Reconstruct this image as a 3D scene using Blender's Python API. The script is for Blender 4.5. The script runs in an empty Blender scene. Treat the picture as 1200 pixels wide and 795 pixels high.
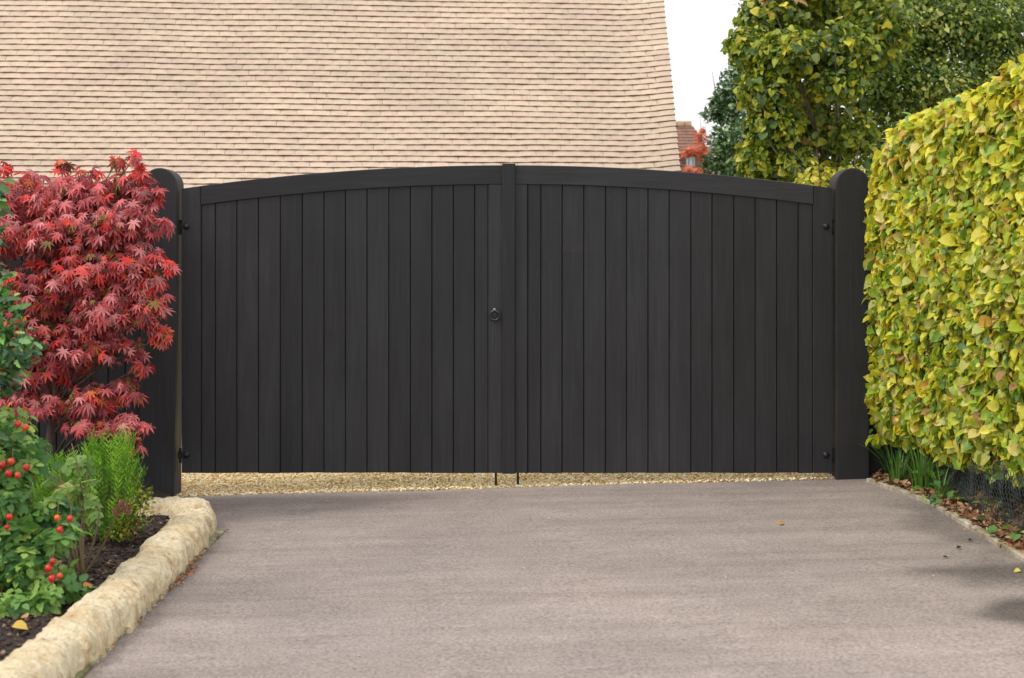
import bpy, math, random
import numpy as np
from mathutils import Matrix, Vector, noise
R = math.radians
random.seed(7); rng = np.random.default_rng(7)
scene = bpy.context.scene
C = scene.collection

# ------------------------------------------------------------------ camera, light, exposure
F, CZ, CD = 1717.0, 1.45, 9.0           # focal length in photo pixels, eye height, metres to the gate
cam = bpy.data.objects.new('camera', bpy.data.cameras.new('camera')); C.objects.link(cam)
cam.location = (0, -CD, CZ); cam.rotation_euler = (R(90), 0, 0)
cam.data.sensor_width = 36; cam.data.lens = F/1200*36
cam.data.shift_y = -102.5/1200
cam.data.clip_end = 2000
cam.data.dof.use_dof = True; cam.data.dof.focus_distance = 8.8; cam.data.dof.aperture_fstop = 3.6
scene.camera = cam
SUN_EL, SUN_AZ = 50, 250                # azimuth clockwise from +Y (north)
w = bpy.data.worlds.new('World'); scene.world = w; w.use_nodes = True
nt = w.node_tree; nt.nodes.clear()
out = nt.nodes.new('ShaderNodeOutputWorld'); bg = nt.nodes.new('ShaderNodeBackground')
sky = nt.nodes.new('ShaderNodeTexSky'); sky.sky_type = 'NISHITA'; sky.sun_disc = False
sky.sun_elevation = R(SUN_EL); sky.sun_rotation = R(SUN_AZ)
geo = nt.nodes.new('ShaderNodeTexCoord'); sep = nt.nodes.new('ShaderNodeSeparateXYZ')
nt.links.new(geo.outputs['Generated'], sep.inputs[0])
mr = nt.nodes.new('ShaderNodeMapRange'); mr.inputs[1].default_value = 0; mr.inputs[2].default_value = 1
mr.inputs[3].default_value = 10.2; mr.inputs[4].default_value = 16.0
nt.links.new(sep.outputs[2], mr.inputs[0])
cc = nt.nodes.new('ShaderNodeCombineColor')
for i in range(3): nt.links.new(mr.outputs[0], cc.inputs[i])
mx = nt.nodes.new('ShaderNodeMix'); mx.data_type = 'RGBA'; mx.clamp_factor = False
mx.inputs[0].default_value = 0.9
nt.links.new(sky.outputs[0], mx.inputs[6]); nt.links.new(cc.outputs[0], mx.inputs[7])
nt.links.new(mx.outputs[2], bg.inputs[0]); bg.inputs[1].default_value = 0.1
nt.links.new(bg.outputs[0], out.inputs[0])
sl = bpy.data.lights.new('sun', 'SUN'); sl.energy = 1.4; sl.angle = R(14); sl.color = (1, .95, .88)
sun = bpy.data.objects.new('sun', sl); C.objects.link(sun)
sd = Vector((math.sin(R(SUN_AZ))*math.cos(R(SUN_EL)), math.cos(R(SUN_AZ))*math.cos(R(SUN_EL)), math.sin(R(SUN_EL))))
sun.rotation_euler = sd.to_track_quat('Z', 'Y').to_euler(); sun.location = sd*30
scene.view_settings.view_transform = 'Standard'; scene.view_settings.look = 'None'
scene.view_settings.exposure = 0.12; scene.view_settings.gamma = 1
scene.cycles.max_bounces = 8; scene.cycles.transparent_max_bounces = 4

# ------------------------------------------------------------------ helpers
def P(px, py, d): return Vector(((px-600)/F*d, d-CD, CZ-(py-295)/F*d))
def G(x): return 0.0275*max(-3.2, min(3.2, x))       # the ground rises a little from left to right
def srgb(r, g, b):
    f = lambda c: (c/255/12.92 if c/255 <= .04045 else ((c/255+.055)/1.055)**2.4)
    return (f(r), f(g), f(b))
def tag(o, label=None, cat=None, group=None, kind=None):
    for k, v in (('label', label), ('category', cat), ('group', group), ('kind', kind)):
        if v: o[k] = v
    return o
def thing(name, label, cat, loc, group=None):
    o = bpy.data.objects.new(name, None); C.objects.link(o); o.location = loc; o.empty_display_size = .1
    return tag(o, label, cat, group)
def wmat(o):
    m = Matrix.Identity(4)
    while o is not None:
        m = (o.matrix_parent_inverse if o.parent else Matrix.Identity(4)) @ o.matrix_basis @ m; o = o.parent
    return m
def put(name, me, parent=None, world=None, kind=None, label=None):
    o = bpy.data.objects.new(name, me); C.objects.link(o)
    if parent is not None:
        o.parent = parent; o.matrix_parent_inverse = wmat(parent).inverted()
    if world is not None: o.matrix_basis = world
    if kind: o['kind'] = kind
    if label: o['label'] = label
    return o
def mesh(name, V, Fc, mat, tint=None, smooth=False, mids=None):
    me = bpy.data.meshes.new(name); me.from_pydata([tuple(v) for v in V], [], [tuple(f) for f in Fc])
    for m in (mat if isinstance(mat, (list, tuple)) else [mat]): me.materials.append(m)
    if tint is not None:
        a = me.attributes.new('tint', 'FLOAT_COLOR', 'POINT')
        t = np.ones((len(V), 4), dtype=np.float32); t[:, :3] = tint
        a.data.foreach_set('color', t.ravel())
    if mids is not None: me.polygons.foreach_set('material_index', mids)
    if smooth: me.polygons.foreach_set('use_smooth', [True]*len(me.polygons))
    me.update(); return me
class MB:
    def __init__(s): s.V = []; s.F = []
    def add(s, V, Fc):
        n = len(s.V); s.V += [Vector(v) for v in V]; s.F += [[i+n for i in f] for f in Fc]; return s
    def box(s, a, b, bev=0.0):
        (x0, y0, z0), (x1, y1, z1) = a, b
        if bev <= 0:
            return s.add([(x, y, z) for x in (x0, x1) for y in (y0, y1) for z in (z0, z1)],
                  [(0, 1, 3, 2), (4, 6, 7, 5), (0, 4, 5, 1), (2, 3, 7, 6), (0, 2, 6, 4), (1, 5, 7, 3)])
        c = bev; ring = [(x0+c, y0), (x1-c, y0), (x1, y0+c), (x1, y1-c), (x1-c, y1), (x0+c, y1), (x0, y1-c), (x0, y0+c)]
        return s.prism(ring, z0, z1)
    def prism(s, ring, z0, z1):
        n = len(ring)
        V = [(x, y, z0) for x, y in ring]+[(x, y, z1) for x, y in ring]
        return s.add(V, [tuple(range(n))[::-1], tuple(range(n, 2*n))]+[(i, (i+1) % n, n+(i+1) % n, n+i) for i in range(n)])
    def tube(s, pts, rad, seg=6, cap=True):
        pts = [Vector(p) for p in pts]; n = len(pts); V = []; Fc = []
        if not isinstance(rad, (list, tuple)): rad = [rad]*n
        up = Vector((0, 0, 1)); X = None
        for i, p in enumerate(pts):
            t = (pts[min(i+1, n-1)]-pts[max(i-1, 0)]).normalized()
            if X is None: X = t.orthogonal().normalized()
            else: X = (X-t*X.dot(t)).normalized()
            Y = t.cross(X)
            V += [p+(X*math.cos(2*math.pi*k/seg)+Y*math.sin(2*math.pi*k/seg))*rad[i] for k in range(seg)]
        for i in range(n-1):
            for k in range(seg): Fc.append((i*seg+k, i*seg+(k+1) % seg, (i+1)*seg+(k+1) % seg, (i+1)*seg+k))
        if cap: Fc += [tuple(range(seg))[::-1], tuple(range((n-1)*seg, n*seg))]
        return s.add(V, Fc)
    def lathe(s, prof, M, seg=14):
        n = len(prof); V = [M @ Vector((r*math.cos(2*math.pi*k/seg), r*math.sin(2*math.pi*k/seg), z)) for r, z in prof for k in range(seg)]
        Fc = [(i*seg+k, i*seg+(k+1) % seg, (i+1)*seg+(k+1) % seg, (i+1)*seg+k) for i in range(n-1) for k in range(seg)]
        return s.add(V, Fc+[tuple(range(seg))[::-1], tuple(range((n-1)*seg, n*seg))])
    def build(s, name, mat, parent=None, smooth=False, kind=None, label=None, tint=None):
        return put(name, mesh(name, s.V, s.F, mat, smooth=smooth, tint=tint), parent, kind=kind, label=label)

# ---- materials
def newmat(name, rough=.7, spec=.4):
    m = bpy.data.materials.new(name); m.use_nodes = True; b = m.node_tree.nodes['Principled BSDF']
    b.inputs['Roughness'].default_value = rough; b.inputs['Specular IOR Level'].default_value = spec
    return m, m.node_tree, b
def nz(t, scale, detail=4, co=None, rough=.55, mapping=None, kind='Object'):
    n = t.nodes.new('ShaderNodeTexNoise'); n.inputs['Scale'].default_value = scale
    n.inputs['Detail'].default_value = detail; n.inputs['Roughness'].default_value = rough
    c = t.nodes.new('ShaderNodeTexCoord')
    if mapping:
        mp = t.nodes.new('ShaderNodeMapping'); mp.inputs['Scale'].default_value = mapping[0]
        if len(mapping) > 1: mp.inputs['Rotation'].default_value = mapping[1]
        t.links.new(c.outputs[kind], mp.inputs[0]); t.links.new(mp.outputs[0], n.inputs['Vector'])
    else: t.links.new(c.outputs[kind], n.inputs['Vector'])
    return n.outputs['Fac']
def ramp(t, fac, stops):
    r = t.nodes.new('ShaderNodeValToRGB'); e = r.color_ramp.elements
    while len(e) < len(stops): e.new(.5)
    for i, (p, c) in enumerate(stops): e[i].position = p; e[i].color = (*c, 1) if len(c) == 3 else c
    t.links.new(fac, r.inputs[0]); return r.outputs[0]
def g3(v): return (v, v, v)
def mixc(t, a, b, fac, mode='MIX'):
    m = t.nodes.new('ShaderNodeMix'); m.data_type = 'RGBA'; m.blend_type = mode
    if isinstance(fac, (int, float)): m.inputs[0].default_value = fac
    else: t.links.new(fac, m.inputs[0])
    for s, i in ((a, 6), (b, 7)):
        if isinstance(s, tuple): m.inputs[i].default_value = (*s, 1)
        else: t.links.new(s, m.inputs[i])
    return m.outputs[2]
def bump(t, b, h, strength=.5, dist=.01):
    n = t.nodes.new('ShaderNodeBump'); n.inputs['Strength'].default_value = strength; n.inputs['Distance'].default_value = dist
    t.links.new(h, n.inputs['Height'])
    prev = b.inputs['Normal'].links
    if prev: t.links.new(prev[0].from_socket, n.inputs['Normal'])
    t.links.new(n.outputs[0], b.inputs['Normal'])
def attr(t):
    a = t.nodes.new('ShaderNodeAttribute'); a.attribute_name = 'tint'; return a.outputs['Color']
def objrand(t):
    return t.nodes.new('ShaderNodeObjectInfo').outputs['Random']

def m_wood(name, horiz=False, tone=1.0):
    m, t, b = newmat(name, .62, .35)
    sc = (1.2, 1.2, .05) if not horiz else (.05, 1.2, 1.2)
    n1 = nz(t, 60, 5, mapping=(sc,), rough=.65); n2 = nz(t, 2.3, 4)
    n3 = nz(t, 9, 3, mapping=((1, 1, .12) if not horiz else (.12, 1, 1),))
    k = tone
    c = ramp(t, n1, [(.28, (.0240*k, .0235*k, .0262*k)), (.55, (.0315*k, .0312*k, .0345*k)), (.78, (.043*k, .042*k, .0455*k))])
    c = mixc(t, c, ramp(t, n2, [(.3, g3(.82)), (.7, g3(1.14))]), 1.0, 'MULTIPLY')
    c = mixc(t, c, ramp(t, n3, [(.3, (.86, .84, .84)), (.7, g3(1.1))]), 1.0, 'MULTIPLY')
    c = mixc(t, c, ramp(t, objrand(t), [(0, g3(.80)), (1, g3(1.18))]), 1.0, 'MULTIPLY')
    t.links.new(c, b.inputs['Base Color']); bump(t, b, n1, .35, .003); bump(t, b, n3, .2, .004)
    t.links.new(ramp(t, n2, [(.3, g3(.55)), (.7, g3(.72))]), b.inputs['Roughness'])
    return m
M_wood = m_wood('black_stained_timber'); M_woodh = m_wood('black_stained_timber_rail', True)
M_post = m_wood('black_stained_post', False, .82)
m, t, b = newmat('black_iron', .42, .5); b.inputs['Metallic'].default_value = .6
b.inputs['Base Color'].default_value = (.035, .036, .04, 1); bump(t, b, nz(t, 160, 3), .3, .002); M_iron = m
m, t, b = newmat('dark_worn_iron', .35, .5); b.inputs['Metallic'].default_value = .8
b.inputs['Base Color'].default_value = (.10, .10, .108, 1); M_iron3 = m
m, t, b = newmat('worn_iron', .33, .5); b.inputs['Metallic'].default_value = .85
b.inputs['Base Color'].default_value = (.22, .22, .235, 1); M_iron2 = m

def m_leaf(name, trans=.35, rough=.45, spec=.45, veins=0.0):
    m, t, b = newmat(name, rough, spec)
    a = attr(t); n = nz(t, 28, 3)
    c = mixc(t, a, ramp(t, n, [(.3, g3(.74)), (.7, g3(1.2))]), 1.0, 'MULTIPLY')
    t.links.new(c, b.inputs['Base Color'])
    tr = t.nodes.new('ShaderNodeBsdfTranslucent'); t.links.new(c, tr.inputs[0])
    mx = t.nodes.new('ShaderNodeMixShader'); mx.inputs[0].default_value = trans
    o = t.nodes['Material Output']
    t.links.new(b.outputs[0], mx.inputs[1]); t.links.new(tr.outputs[0], mx.inputs[2]); t.links.new(mx.outputs[0], o.inputs[0])
    bump(t, b, nz(t, 60, 2), .3, .004)
    return m
M_leaf = m_leaf('broad_leaf'); M_maple = m_leaf('maple_leaf', .25, .5, .5); M_holly = m_leaf('glossy_leaf', .15, .28, .6)
M_litter = m_leaf('dry_leaf', .1, .8, .2)

m, t, b = newmat('bark', .85, .2)
n = nz(t, 30, 5, mapping=((1, 1, .3),)); t.links.new(ramp(t, n, [(.3, (.07, .05, .04)), (.7, (.2, .16, .13))]), b.inputs['Base Color'])
bump(t, b, n, .6, .01); M_bark = m
m, t, b = newmat('green_stem', .6, .3); b.inputs['Base Color'].default_value = (.16, .12, .06, 1); M_stem = m

def m_asphalt():
    m, t, b = newmat('worn_tarmac', .82, .3)
    fine = nz(t, 190, 3, rough=.7); grit = nz(t, 75, 3, rough=.6)
    streak = nz(t, 1.0, 6, mapping=((.35, 4.2, 1), (0, 0, R(3))), rough=.78)
    big = nz(t, .7, 3); mid = nz(t, 5, 5)
    c = ramp(t, streak, [(.24, (.228, .185, .162)), (.44, (.302, .252, .225)), (.58, (.340, .286, .258)), (.76, (.390, .332, .302))])
    c = mixc(t, c, ramp(t, big, [(.3, (.86, .86, .87)), (.68, (1.1, 1.08, 1.07))]), 1.0, 'MULTIPLY')
    c = mixc(t, c, ramp(t, mid, [(.3, g3(.92)), (.7, g3(1.07))]), 1.0, 'MULTIPLY')
    c = mixc(t, c, ramp(t, grit, [(.30, g3(.60)), (.5, g3(1.0)), (.72, g3(1.32))]), 1.0, 'MULTIPLY')
    c = mixc(t, c, ramp(t, fine, [(.3, g3(.76)), (.7, g3(1.22))]), 1.0, 'MULTIPLY')
    # darker blotches on the right side and along the edges, each an ellipse of its own with a ragged rim
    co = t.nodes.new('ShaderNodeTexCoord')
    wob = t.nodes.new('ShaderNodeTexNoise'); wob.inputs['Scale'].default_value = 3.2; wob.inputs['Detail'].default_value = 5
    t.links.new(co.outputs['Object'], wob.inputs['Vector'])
    def blotch(cx, cy, rx, ry, dark, soft=.55, amp=1.3, rot=0):
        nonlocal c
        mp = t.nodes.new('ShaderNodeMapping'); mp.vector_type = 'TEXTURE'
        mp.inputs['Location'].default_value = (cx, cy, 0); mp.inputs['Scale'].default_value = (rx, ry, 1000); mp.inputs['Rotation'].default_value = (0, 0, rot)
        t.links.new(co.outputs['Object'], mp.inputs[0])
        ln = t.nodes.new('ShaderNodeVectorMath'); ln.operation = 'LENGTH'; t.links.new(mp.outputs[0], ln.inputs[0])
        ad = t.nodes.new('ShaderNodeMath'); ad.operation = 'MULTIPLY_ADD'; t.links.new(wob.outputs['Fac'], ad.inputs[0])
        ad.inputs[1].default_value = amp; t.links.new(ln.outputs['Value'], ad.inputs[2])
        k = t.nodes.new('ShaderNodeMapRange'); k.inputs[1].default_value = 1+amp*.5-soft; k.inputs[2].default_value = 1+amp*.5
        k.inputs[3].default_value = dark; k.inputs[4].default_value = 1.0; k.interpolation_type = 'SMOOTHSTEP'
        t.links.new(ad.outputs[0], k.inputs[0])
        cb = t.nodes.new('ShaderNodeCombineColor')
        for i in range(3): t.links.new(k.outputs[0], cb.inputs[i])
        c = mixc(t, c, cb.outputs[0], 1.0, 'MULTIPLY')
    blotch(2.26, -2.66, .78, .32, .46, .75); blotch(2.22, -3.36, .52, .36, .36, .4, .6); blotch(2.35, -1.6, .38, 1.1, .66)
    blotch(-.9, -5.0, .3, .12, .8); blotch(-1.55, -2.6, .22, 2.2, .75, .9)
    blotch(-2.0, -.35, .9, .35, .8, .9); blotch(2.3, .0, 1.3, .35, .78, .9)
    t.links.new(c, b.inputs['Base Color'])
    bump(t, b, fine, .35, .004); bump(t, b, grit, .3, .004); bump(t, b, mid, .25, .02)
    return m
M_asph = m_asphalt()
def m_simple(name, stops, scale, rough=.85, bs=.5, bd=.01, spec=.25, mp=None, second=None):
    m, t, b = newmat(name, rough, spec)
    n = nz(t, scale, 6, mapping=mp, rough=.62); c = ramp(t, n, stops)
    if second: c = mixc(t, c, ramp(t, nz(t, second[0], 4), second[1]), 1.0, 'MULTIPLY')
    t.links.new(c, b.inputs['Base Color']); bump(t, b, n, bs, bd); return m
M_soil = m_simple('dark_soil', [(.3, (.018, .012, .010)), (.55, (.055, .040, .034)), (.75, (.12, .09, .075))], 38, .95, .8, .02)
M_verge = m_simple('verge_soil', [(.3, (.03, .02, .014)), (.6, (.10, .07, .05)), (.8, (.22, .16, .11))], 30, .95, .8, .02)
M_gravel = m_simple('gravel_bed', [(.3, (.50, .38, .20)), (.5, (.76, .63, .40)), (.7, (.84, .75, .55))], 45, .9, .8, .015)
M_ground = m_simple('rough_grass_ground', [(.3, (.03, .04, .015)), (.7, (.09, .10, .04))], 6, .95)
M_conc = m_simple('concrete_edging', [(.3, (.16, .14, .09)), (.55, (.36, .32, .23)), (.75, (.48, .43, .33))], 18, .9, .5, .006, second=(4, [(.35, (.45, .5, .32)), (.6, g3(1.05))]))
M_conc2 = m_simple('pale_edging', [(.3, (.26, .21, .15)), (.55, (.52, .45, .36)), (.75, (.62, .56, .47))], 18, .9, .5, .006, second=(5, [(.35, (.6, .58, .45)), (.6, g3(1.05))]))
m, t, b = newmat('pebble', .8, .3); t.links.new(attr(t), b.inputs['Base Color']); bump(t, b, nz(t, 90, 3), .3, .003); M_peb = m
def m_stone():
    m, t, b = newmat('cream_limestone', .9, .2)
    st = nz(t, 11, 7, mapping=((1.0, 1.6, .45), (R(12), R(28), R(20))), rough=.68)
    fi = nz(t, 60, 5, mapping=((1, 1.6, .5), (R(15), R(35), 0)), rough=.7); bl = nz(t, 3.2, 4); pit = nz(t, 24, 4)
    c = ramp(t, st, [(.27, (.50, .33, .18)), (.38, (.76, .60, .39)), (.50, (.88, .77, .55)), (.8, (.92, .85, .68))])
    c = mixc(t, c, ramp(t, bl, [(.3, (.87, .80, .70)), (.6, g3(1.03))]), 1.0, 'MULTIPLY')
    c = mixc(t, c, ramp(t, fi, [(.30, (.58, .48, .38)), (.43, (.93, .90, .86)), (.7, g3(1.10))]), 1.0, 'MULTIPLY')
    c = mixc(t, c, ramp(t, pit, [(.27, (.55, .43, .33)), (.36, g3(1.0))]), 1.0, 'MULTIPLY')
    t.links.new(c, b.inputs['Base Color']); bump(t, b, st, .9, .03); bump(t, b, fi, .9, .012); bump(t, b, pit, .5, .01); return m
M_stone = m_stone()
def m_tile(name, dark):
    m, t, b = newmat(name, .88, .2)
    a = attr(t); n = nz(t, 22, 5); n2 = nz(t, 1.1, 4)
    c = mixc(t, a, ramp(t, n, [(.3, g3(.88)), (.7, g3(1.08))]), 1.0, 'MULTIPLY')
    c = mixc(t, c, ramp(t, n2, [(.32, (.90, .89, .88)), (.66, (1.05, 1.04, 1.02))]), 1.0, 'MULTIPLY')
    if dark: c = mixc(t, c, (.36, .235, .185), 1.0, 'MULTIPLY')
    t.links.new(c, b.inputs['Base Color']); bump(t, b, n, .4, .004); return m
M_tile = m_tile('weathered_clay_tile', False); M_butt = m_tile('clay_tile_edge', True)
def m_brick(name, c1, c2, mortar, s=1.0):
    m, t, b = newmat(name, .9, .2)
    br = t.nodes.new('ShaderNodeTexBrick'); co = t.nodes.new('ShaderNodeTexCoord'); mp = t.nodes.new('ShaderNodeMapping')
    mp.inputs['Rotation'].default_value = (R(90), 0, 0)
    t.links.new(co.outputs['Object'], mp.inputs[0]); t.links.new(mp.outputs[0], br.inputs['Vector'])
    br.inputs['Color1'].default_value = (*c1, 1); br.inputs['Color2'].default_value = (*c2, 1); br.inputs['Mortar'].default_value = (*mortar, 1)
    br.inputs['Scale'].default_value = 1; br.inputs['Brick Width'].default_value = .225*s; br.inputs['Row Height'].default_value = .075*s; br.inputs['Mortar Size'].default_value = .01
    t.links.new(br.outputs[0], b.inputs['Base Color']); return m
M_brick = m_brick('brown_brick', (.20, .10, .06), (.28, .15, .09), (.3, .26, .2))
M_brickfar = m_brick('red_brick', (.30, .12, .085), (.22, .09, .07), (.38, .30, .25))
m, t, b = newmat('white_paint', .5, .4); b.inputs['Base Color'].default_value = (.75, .75, .74, 1); M_white = m
m, t, b = newmat('window_glass', .08, .5); b.inputs['Base Color'].default_value = (.25, .27, .29, 1); M_glass = m
m, t, b = newmat('green_black_wire', .5, .4); b.inputs['Base Color'].default_value = (.025, .04, .038, 1); M_wire = m
m, t, b = newmat('rose_hip', .22, .6); t.links.new(attr(t), b.inputs['Base Color']); b.inputs['Subsurface Weight'].default_value = .1; b.inputs['Subsurface Radius'].default_value = (.01, .002, .002); M_hip = m

# ------------------------------------------------------------------ leaves
def leaf_tmpl(prof, fold=.12, droop=.22, jag=0.0):
    """lies in XY, stalk at the origin, tip at +Y, normal +Z; prof = [(y, halfwidth)]"""
    V = []; Fc = []; n = len(prof)
    for i, (y, wd) in enumerate(prof):
        z = -droop*y*y
        if i in (0, n-1): V.append((0, y, z))
        else: V += [(-wd, y+(jag if i % 2 else -jag), z+fold*wd/.4), (0, y, z), (wd, y+(jag if i % 2 else -jag), z+fold*wd/.4)]
    idx = lambda i: 0 if i == 0 else 1+3*(i-1)
    Fc += [(0, 2, 1), (0, 3, 2)]
    for i in range(1, n-2):
        a, b_ = idx(i), idx(i+1); Fc += [(a, a+1, b_+1, b_), (a+1, a+2, b_+2, b_+1)]
    a = idx(n-2); tip = len(V)-1; Fc += [(a, a+1, tip), (a+1, a+2, tip)]
    return np.array(V), Fc
def palmate(lobes=((0, 1), (36, .93), (-36, .93), (74, .72), (-74, .72), (118, .42), (-118, .42)), wd=.125, droop=.3):
    L = sorted(lobes); V = [(0, 0, 0)]; Fc = []; n = len(L)
    nb = []
    for i in range(n+1):
        if i == 0: a = L[0][0]-22; r = .12
        elif i == n: a = L[-1][0]+22; r = .12
        else: a = (L[i-1][0]+L[i][0])/2; r = .30*min(L[i-1][1], L[i][1])+.03
        nb.append(len(V)); V.append((r*math.sin(R(a)), r*math.cos(R(a)), -droop*r*r+.03))
    for i, (a, l) in enumerate(L):
        s, c = math.sin(R(a)), math.cos(R(a)); k = len(V); m_ = l*.55; h = wd*l**.5
        V += [(m_*s-h*c, m_*c+h*s, -droop*m_*m_+.02), (l*s, l*c, -droop*l*l-.05*l), (m_*s+h*c, m_*c-h*s, -droop*m_*m_+.02)]
        Fc += [(0, k+1, k, nb[i]), (0, nb[i+1], k+2, k+1)]
    return np.array(V), Fc
T_broad = leaf_tmpl([(0, 0), (.05, .22), (.18, .38), (.38, .46), (.58, .40), (.76, .29), (.88, .14), (1, 0)], .15, .32, .014)
T_round = leaf_tmpl([(0, 0), (.08, .30), (.38, .46), (.72, .36), (1, 0)], .10, .22)
T_oval = leaf_tmpl([(0, 0), (.2, .22), (.55, .28), (1, 0)], .10, .2)
T_tiny = leaf_tmpl([(0, 0), (.45, .30), (1, 0)], .1, .2)
T_maple = palmate(wd=.105)
def compound(n=3, size=.34):
    V = []; Fc = []; base = leaf_tmpl([(0, 0), (.18, .27), (.55, .32), (.85, .16), (1, 0)], .12, .2)
    spots = [(0, .68, 0)]+[(s, .2+.24*i, s*62) for i in range(n) for s in (-1, 1)]
    for (s, y, a) in spots:
        M = np.array([[math.cos(R(a)), math.sin(R(a)), 0], [-math.sin(R(a)), math.cos(R(a)), 0], [0, 0, 1]])
        v = base[0]*size @ M.T; v[:, 1] += y; v[:, 2] -= .2*y*y
        k = len(V); V += [tuple(x) for x in v]; Fc += [tuple(i+k for i in f) for f in base[1]]
    k = len(V); V += [(-.008, 0, 0), (.008, 0, 0), (.006, .7, -.1), (-.006, .7, -.1)]; Fc.append((k, k+1, k+2, k+3))
    return np.array(V), Fc
T_rose = compound(2, .42)
def unit(a): return a/np.maximum(np.linalg.norm(a, axis=1, keepdims=True), 1e-9)
def frames(tip, nrm):
    Y = unit(tip); Z = unit(nrm-(nrm*Y).sum(1, keepdims=True)*Y); X = np.cross(Y, Z)
    return np.stack([X, Y, Z], axis=2)           # columns
def scatter(name, tm, pos, tip, nrm, size, col, mat):
    V0, F0 = tm; N = len(pos); k = len(V0); M = frames(tip, nrm)
    wv = rng.uniform(.82, 1.15, (N, 1))
    Vt = np.repeat(V0[None], N, 0).copy(); Vt[:, :, 0] *= wv; Vt[:, :, 2] *= rng.uniform(.3, 1.8, (N, 1))
    V = np.einsum('nij,nkj->nki', M, Vt)*size[:, None, None]+pos[:, None, :]
    lens = np.array([len(f) for f in F0]); flat = np.concatenate([np.array(f) for f in F0])
    loops = (flat[None]+(np.arange(N)*k)[:, None]).ravel()
    tot = np.tile(lens, N); st = np.concatenate([[0], np.cumsum(tot)[:-1]])
    me = bpy.data.meshes.new(name); me.vertices.add(N*k); me.vertices.foreach_set('co', V.ravel().astype(np.float32))
    me.loops.add(len(loops)); me.loops.foreach_set('vertex_index', loops.astype(np.int32))
    me.polygons.add(len(tot)); me.polygons.foreach_set('loop_start', st.astype(np.int32)); me.polygons.foreach_set('loop_total', tot.astype(np.int32))
    me.materials.append(mat); me.polygons.foreach_set('use_smooth', np.ones(len(tot), bool)); me.update(calc_edges=True)
    a = me.attributes.new('tint', 'FLOAT_COLOR', 'POINT'); t4 = np.ones((N, k, 4), np.float32); t4[:, :, :3] = col[:, None, :]
    a.data.foreach_set('color', t4.ravel()); return me
def on_frame(p, m=0):
    d = p[:, 1]+CD; px = 600+F*p[:, 0]/d; py = 295-F*(p[:, 2]-CZ)/d
    return (px > -m) & (px < 1200+m) & (py > -m) & (py < 795+m)
def plant_leaves(root, tm, pos, tip, nrm, size, pal, pidx, mat, singles=0, score=None, jitter=.12, leafname='leaf', mass='foliage'):
    """pal: palette colours, pidx: palette index per leaf. `singles` leaves that show largest are parts of their own."""
    pal = np.array(pal); N = len(pos); pick = np.zeros(N, bool)
    if singles:
        sc = np.where(on_frame(pos), score, -1e9); pick[np.argsort(-sc)[:singles]] = True; pick &= sc > -1e8
        V0, F0 = tm; var = {}
        M = frames(tip, nrm)
        for i in np.nonzero(pick)[0]:
            key = (int(pidx[i]), int(rng.integers(3)))
            if key not in var:
                v = V0.copy(); v[:, 2] *= (.5, 1.0, 1.6)[key[1]]; v[:, 0] *= (1.05, .95, .86)[key[1]]
                var[key] = mesh(leafname, v, F0, mat, tint=pal[key[0]], smooth=True)
            W = Matrix([[*(M[i][r]*size[i]), pos[i][r]] for r in range(3)]+[[0, 0, 0, 1]])
            put(leafname, var[key], root, world=W)
    r = ~pick
    if not r.any(): return
    col = pal[pidx[r]]*rng.uniform(1-jitter, 1+jitter, (r.sum(), 1))
    put(mass, scatter(mass, tm, pos[r], tip[r], nrm[r], size[r], col, mat), root, kind='stuff')
def clumps(cl, up=.6, out=.8, down=.5, rnd=.5, shell=.45):
    """cl: [(centre, (rx,ry,rz), n)] -> positions, tip and normal directions, outwardness"""
    Ps, Ts, Ns, Os = [], [], [], []
    for c, rad, n in cl:
        dr = unit(rng.normal(size=(n, 3))); r = rng.uniform(0, 1, (n, 1))**shell
        Ps.append(np.array(c)+dr*r*np.array(rad)*(1+rng.normal(0, .06, (n, 1))))
        rn = rng.normal(size=(n, 3))
        Ns.append(dr*out+np.array([0, 0, up])+rn*rnd); rn = rng.normal(size=(n, 3))
        Ts.append(dr*.9*np.array([1, 1, .3])+np.array([0, 0, -down])+rn*.45); Os.append(r[:, 0])
    return np.concatenate(Ps), np.concatenate(Ts), np.concatenate(Ns), np.concatenate(Os)
def patch_idx(pos, weights, scale=2.0, seed=0., spread=.5):
    """palette index by a smooth field plus chance, so that colours come in patches"""
    cw = np.cumsum(weights)/np.sum(weights)
    f = np.array([noise.noise(Vector(p)*scale+Vector((seed, 0, 0))) for p in pos])
    f = np.clip(.5+f*.9, 0, 1); u = np.clip(f*(1-spread)+rng.uniform(0, 1, len(pos))*spread, 0, .9999)
    u = np.argsort(np.argsort(u))/len(u)
    return np.searchsorted(cw, u*.9999)

# ------------------------------------------------------------------ ground, drive, gravel, bed
def sheet(name, xs, ys, hf, mat, kind='structure', smooth=True):
    V = [(x, y, hf(x, y)) for y in ys for x in xs]; n = len(xs)
    Fc = [(j*n+i, j*n+i+1, (j+1)*n+i+1, (j+1)*n+i) for j in range(len(ys)-1) for i in range(n-1)]
    return put(name, mesh(name, V, Fc, mat, smooth=smooth), kind=kind)
sheet('ground', [-400, -30, -8, -3.2, 0, 3.2, 8, 30, 400], [-400, -40, -12, 0, 12, 40, 400], lambda x, y: G(x)-.10, M_ground)
def h_drive(x, y): return G(x)+.006*noise.noise(Vector((x*.9, y*.9, 0)))
dr = sheet('driveway', list(np.linspace(-2.9, 2.30, 40)), list(np.linspace(-13, .02, 80)), h_drive, M_asph)
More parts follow.
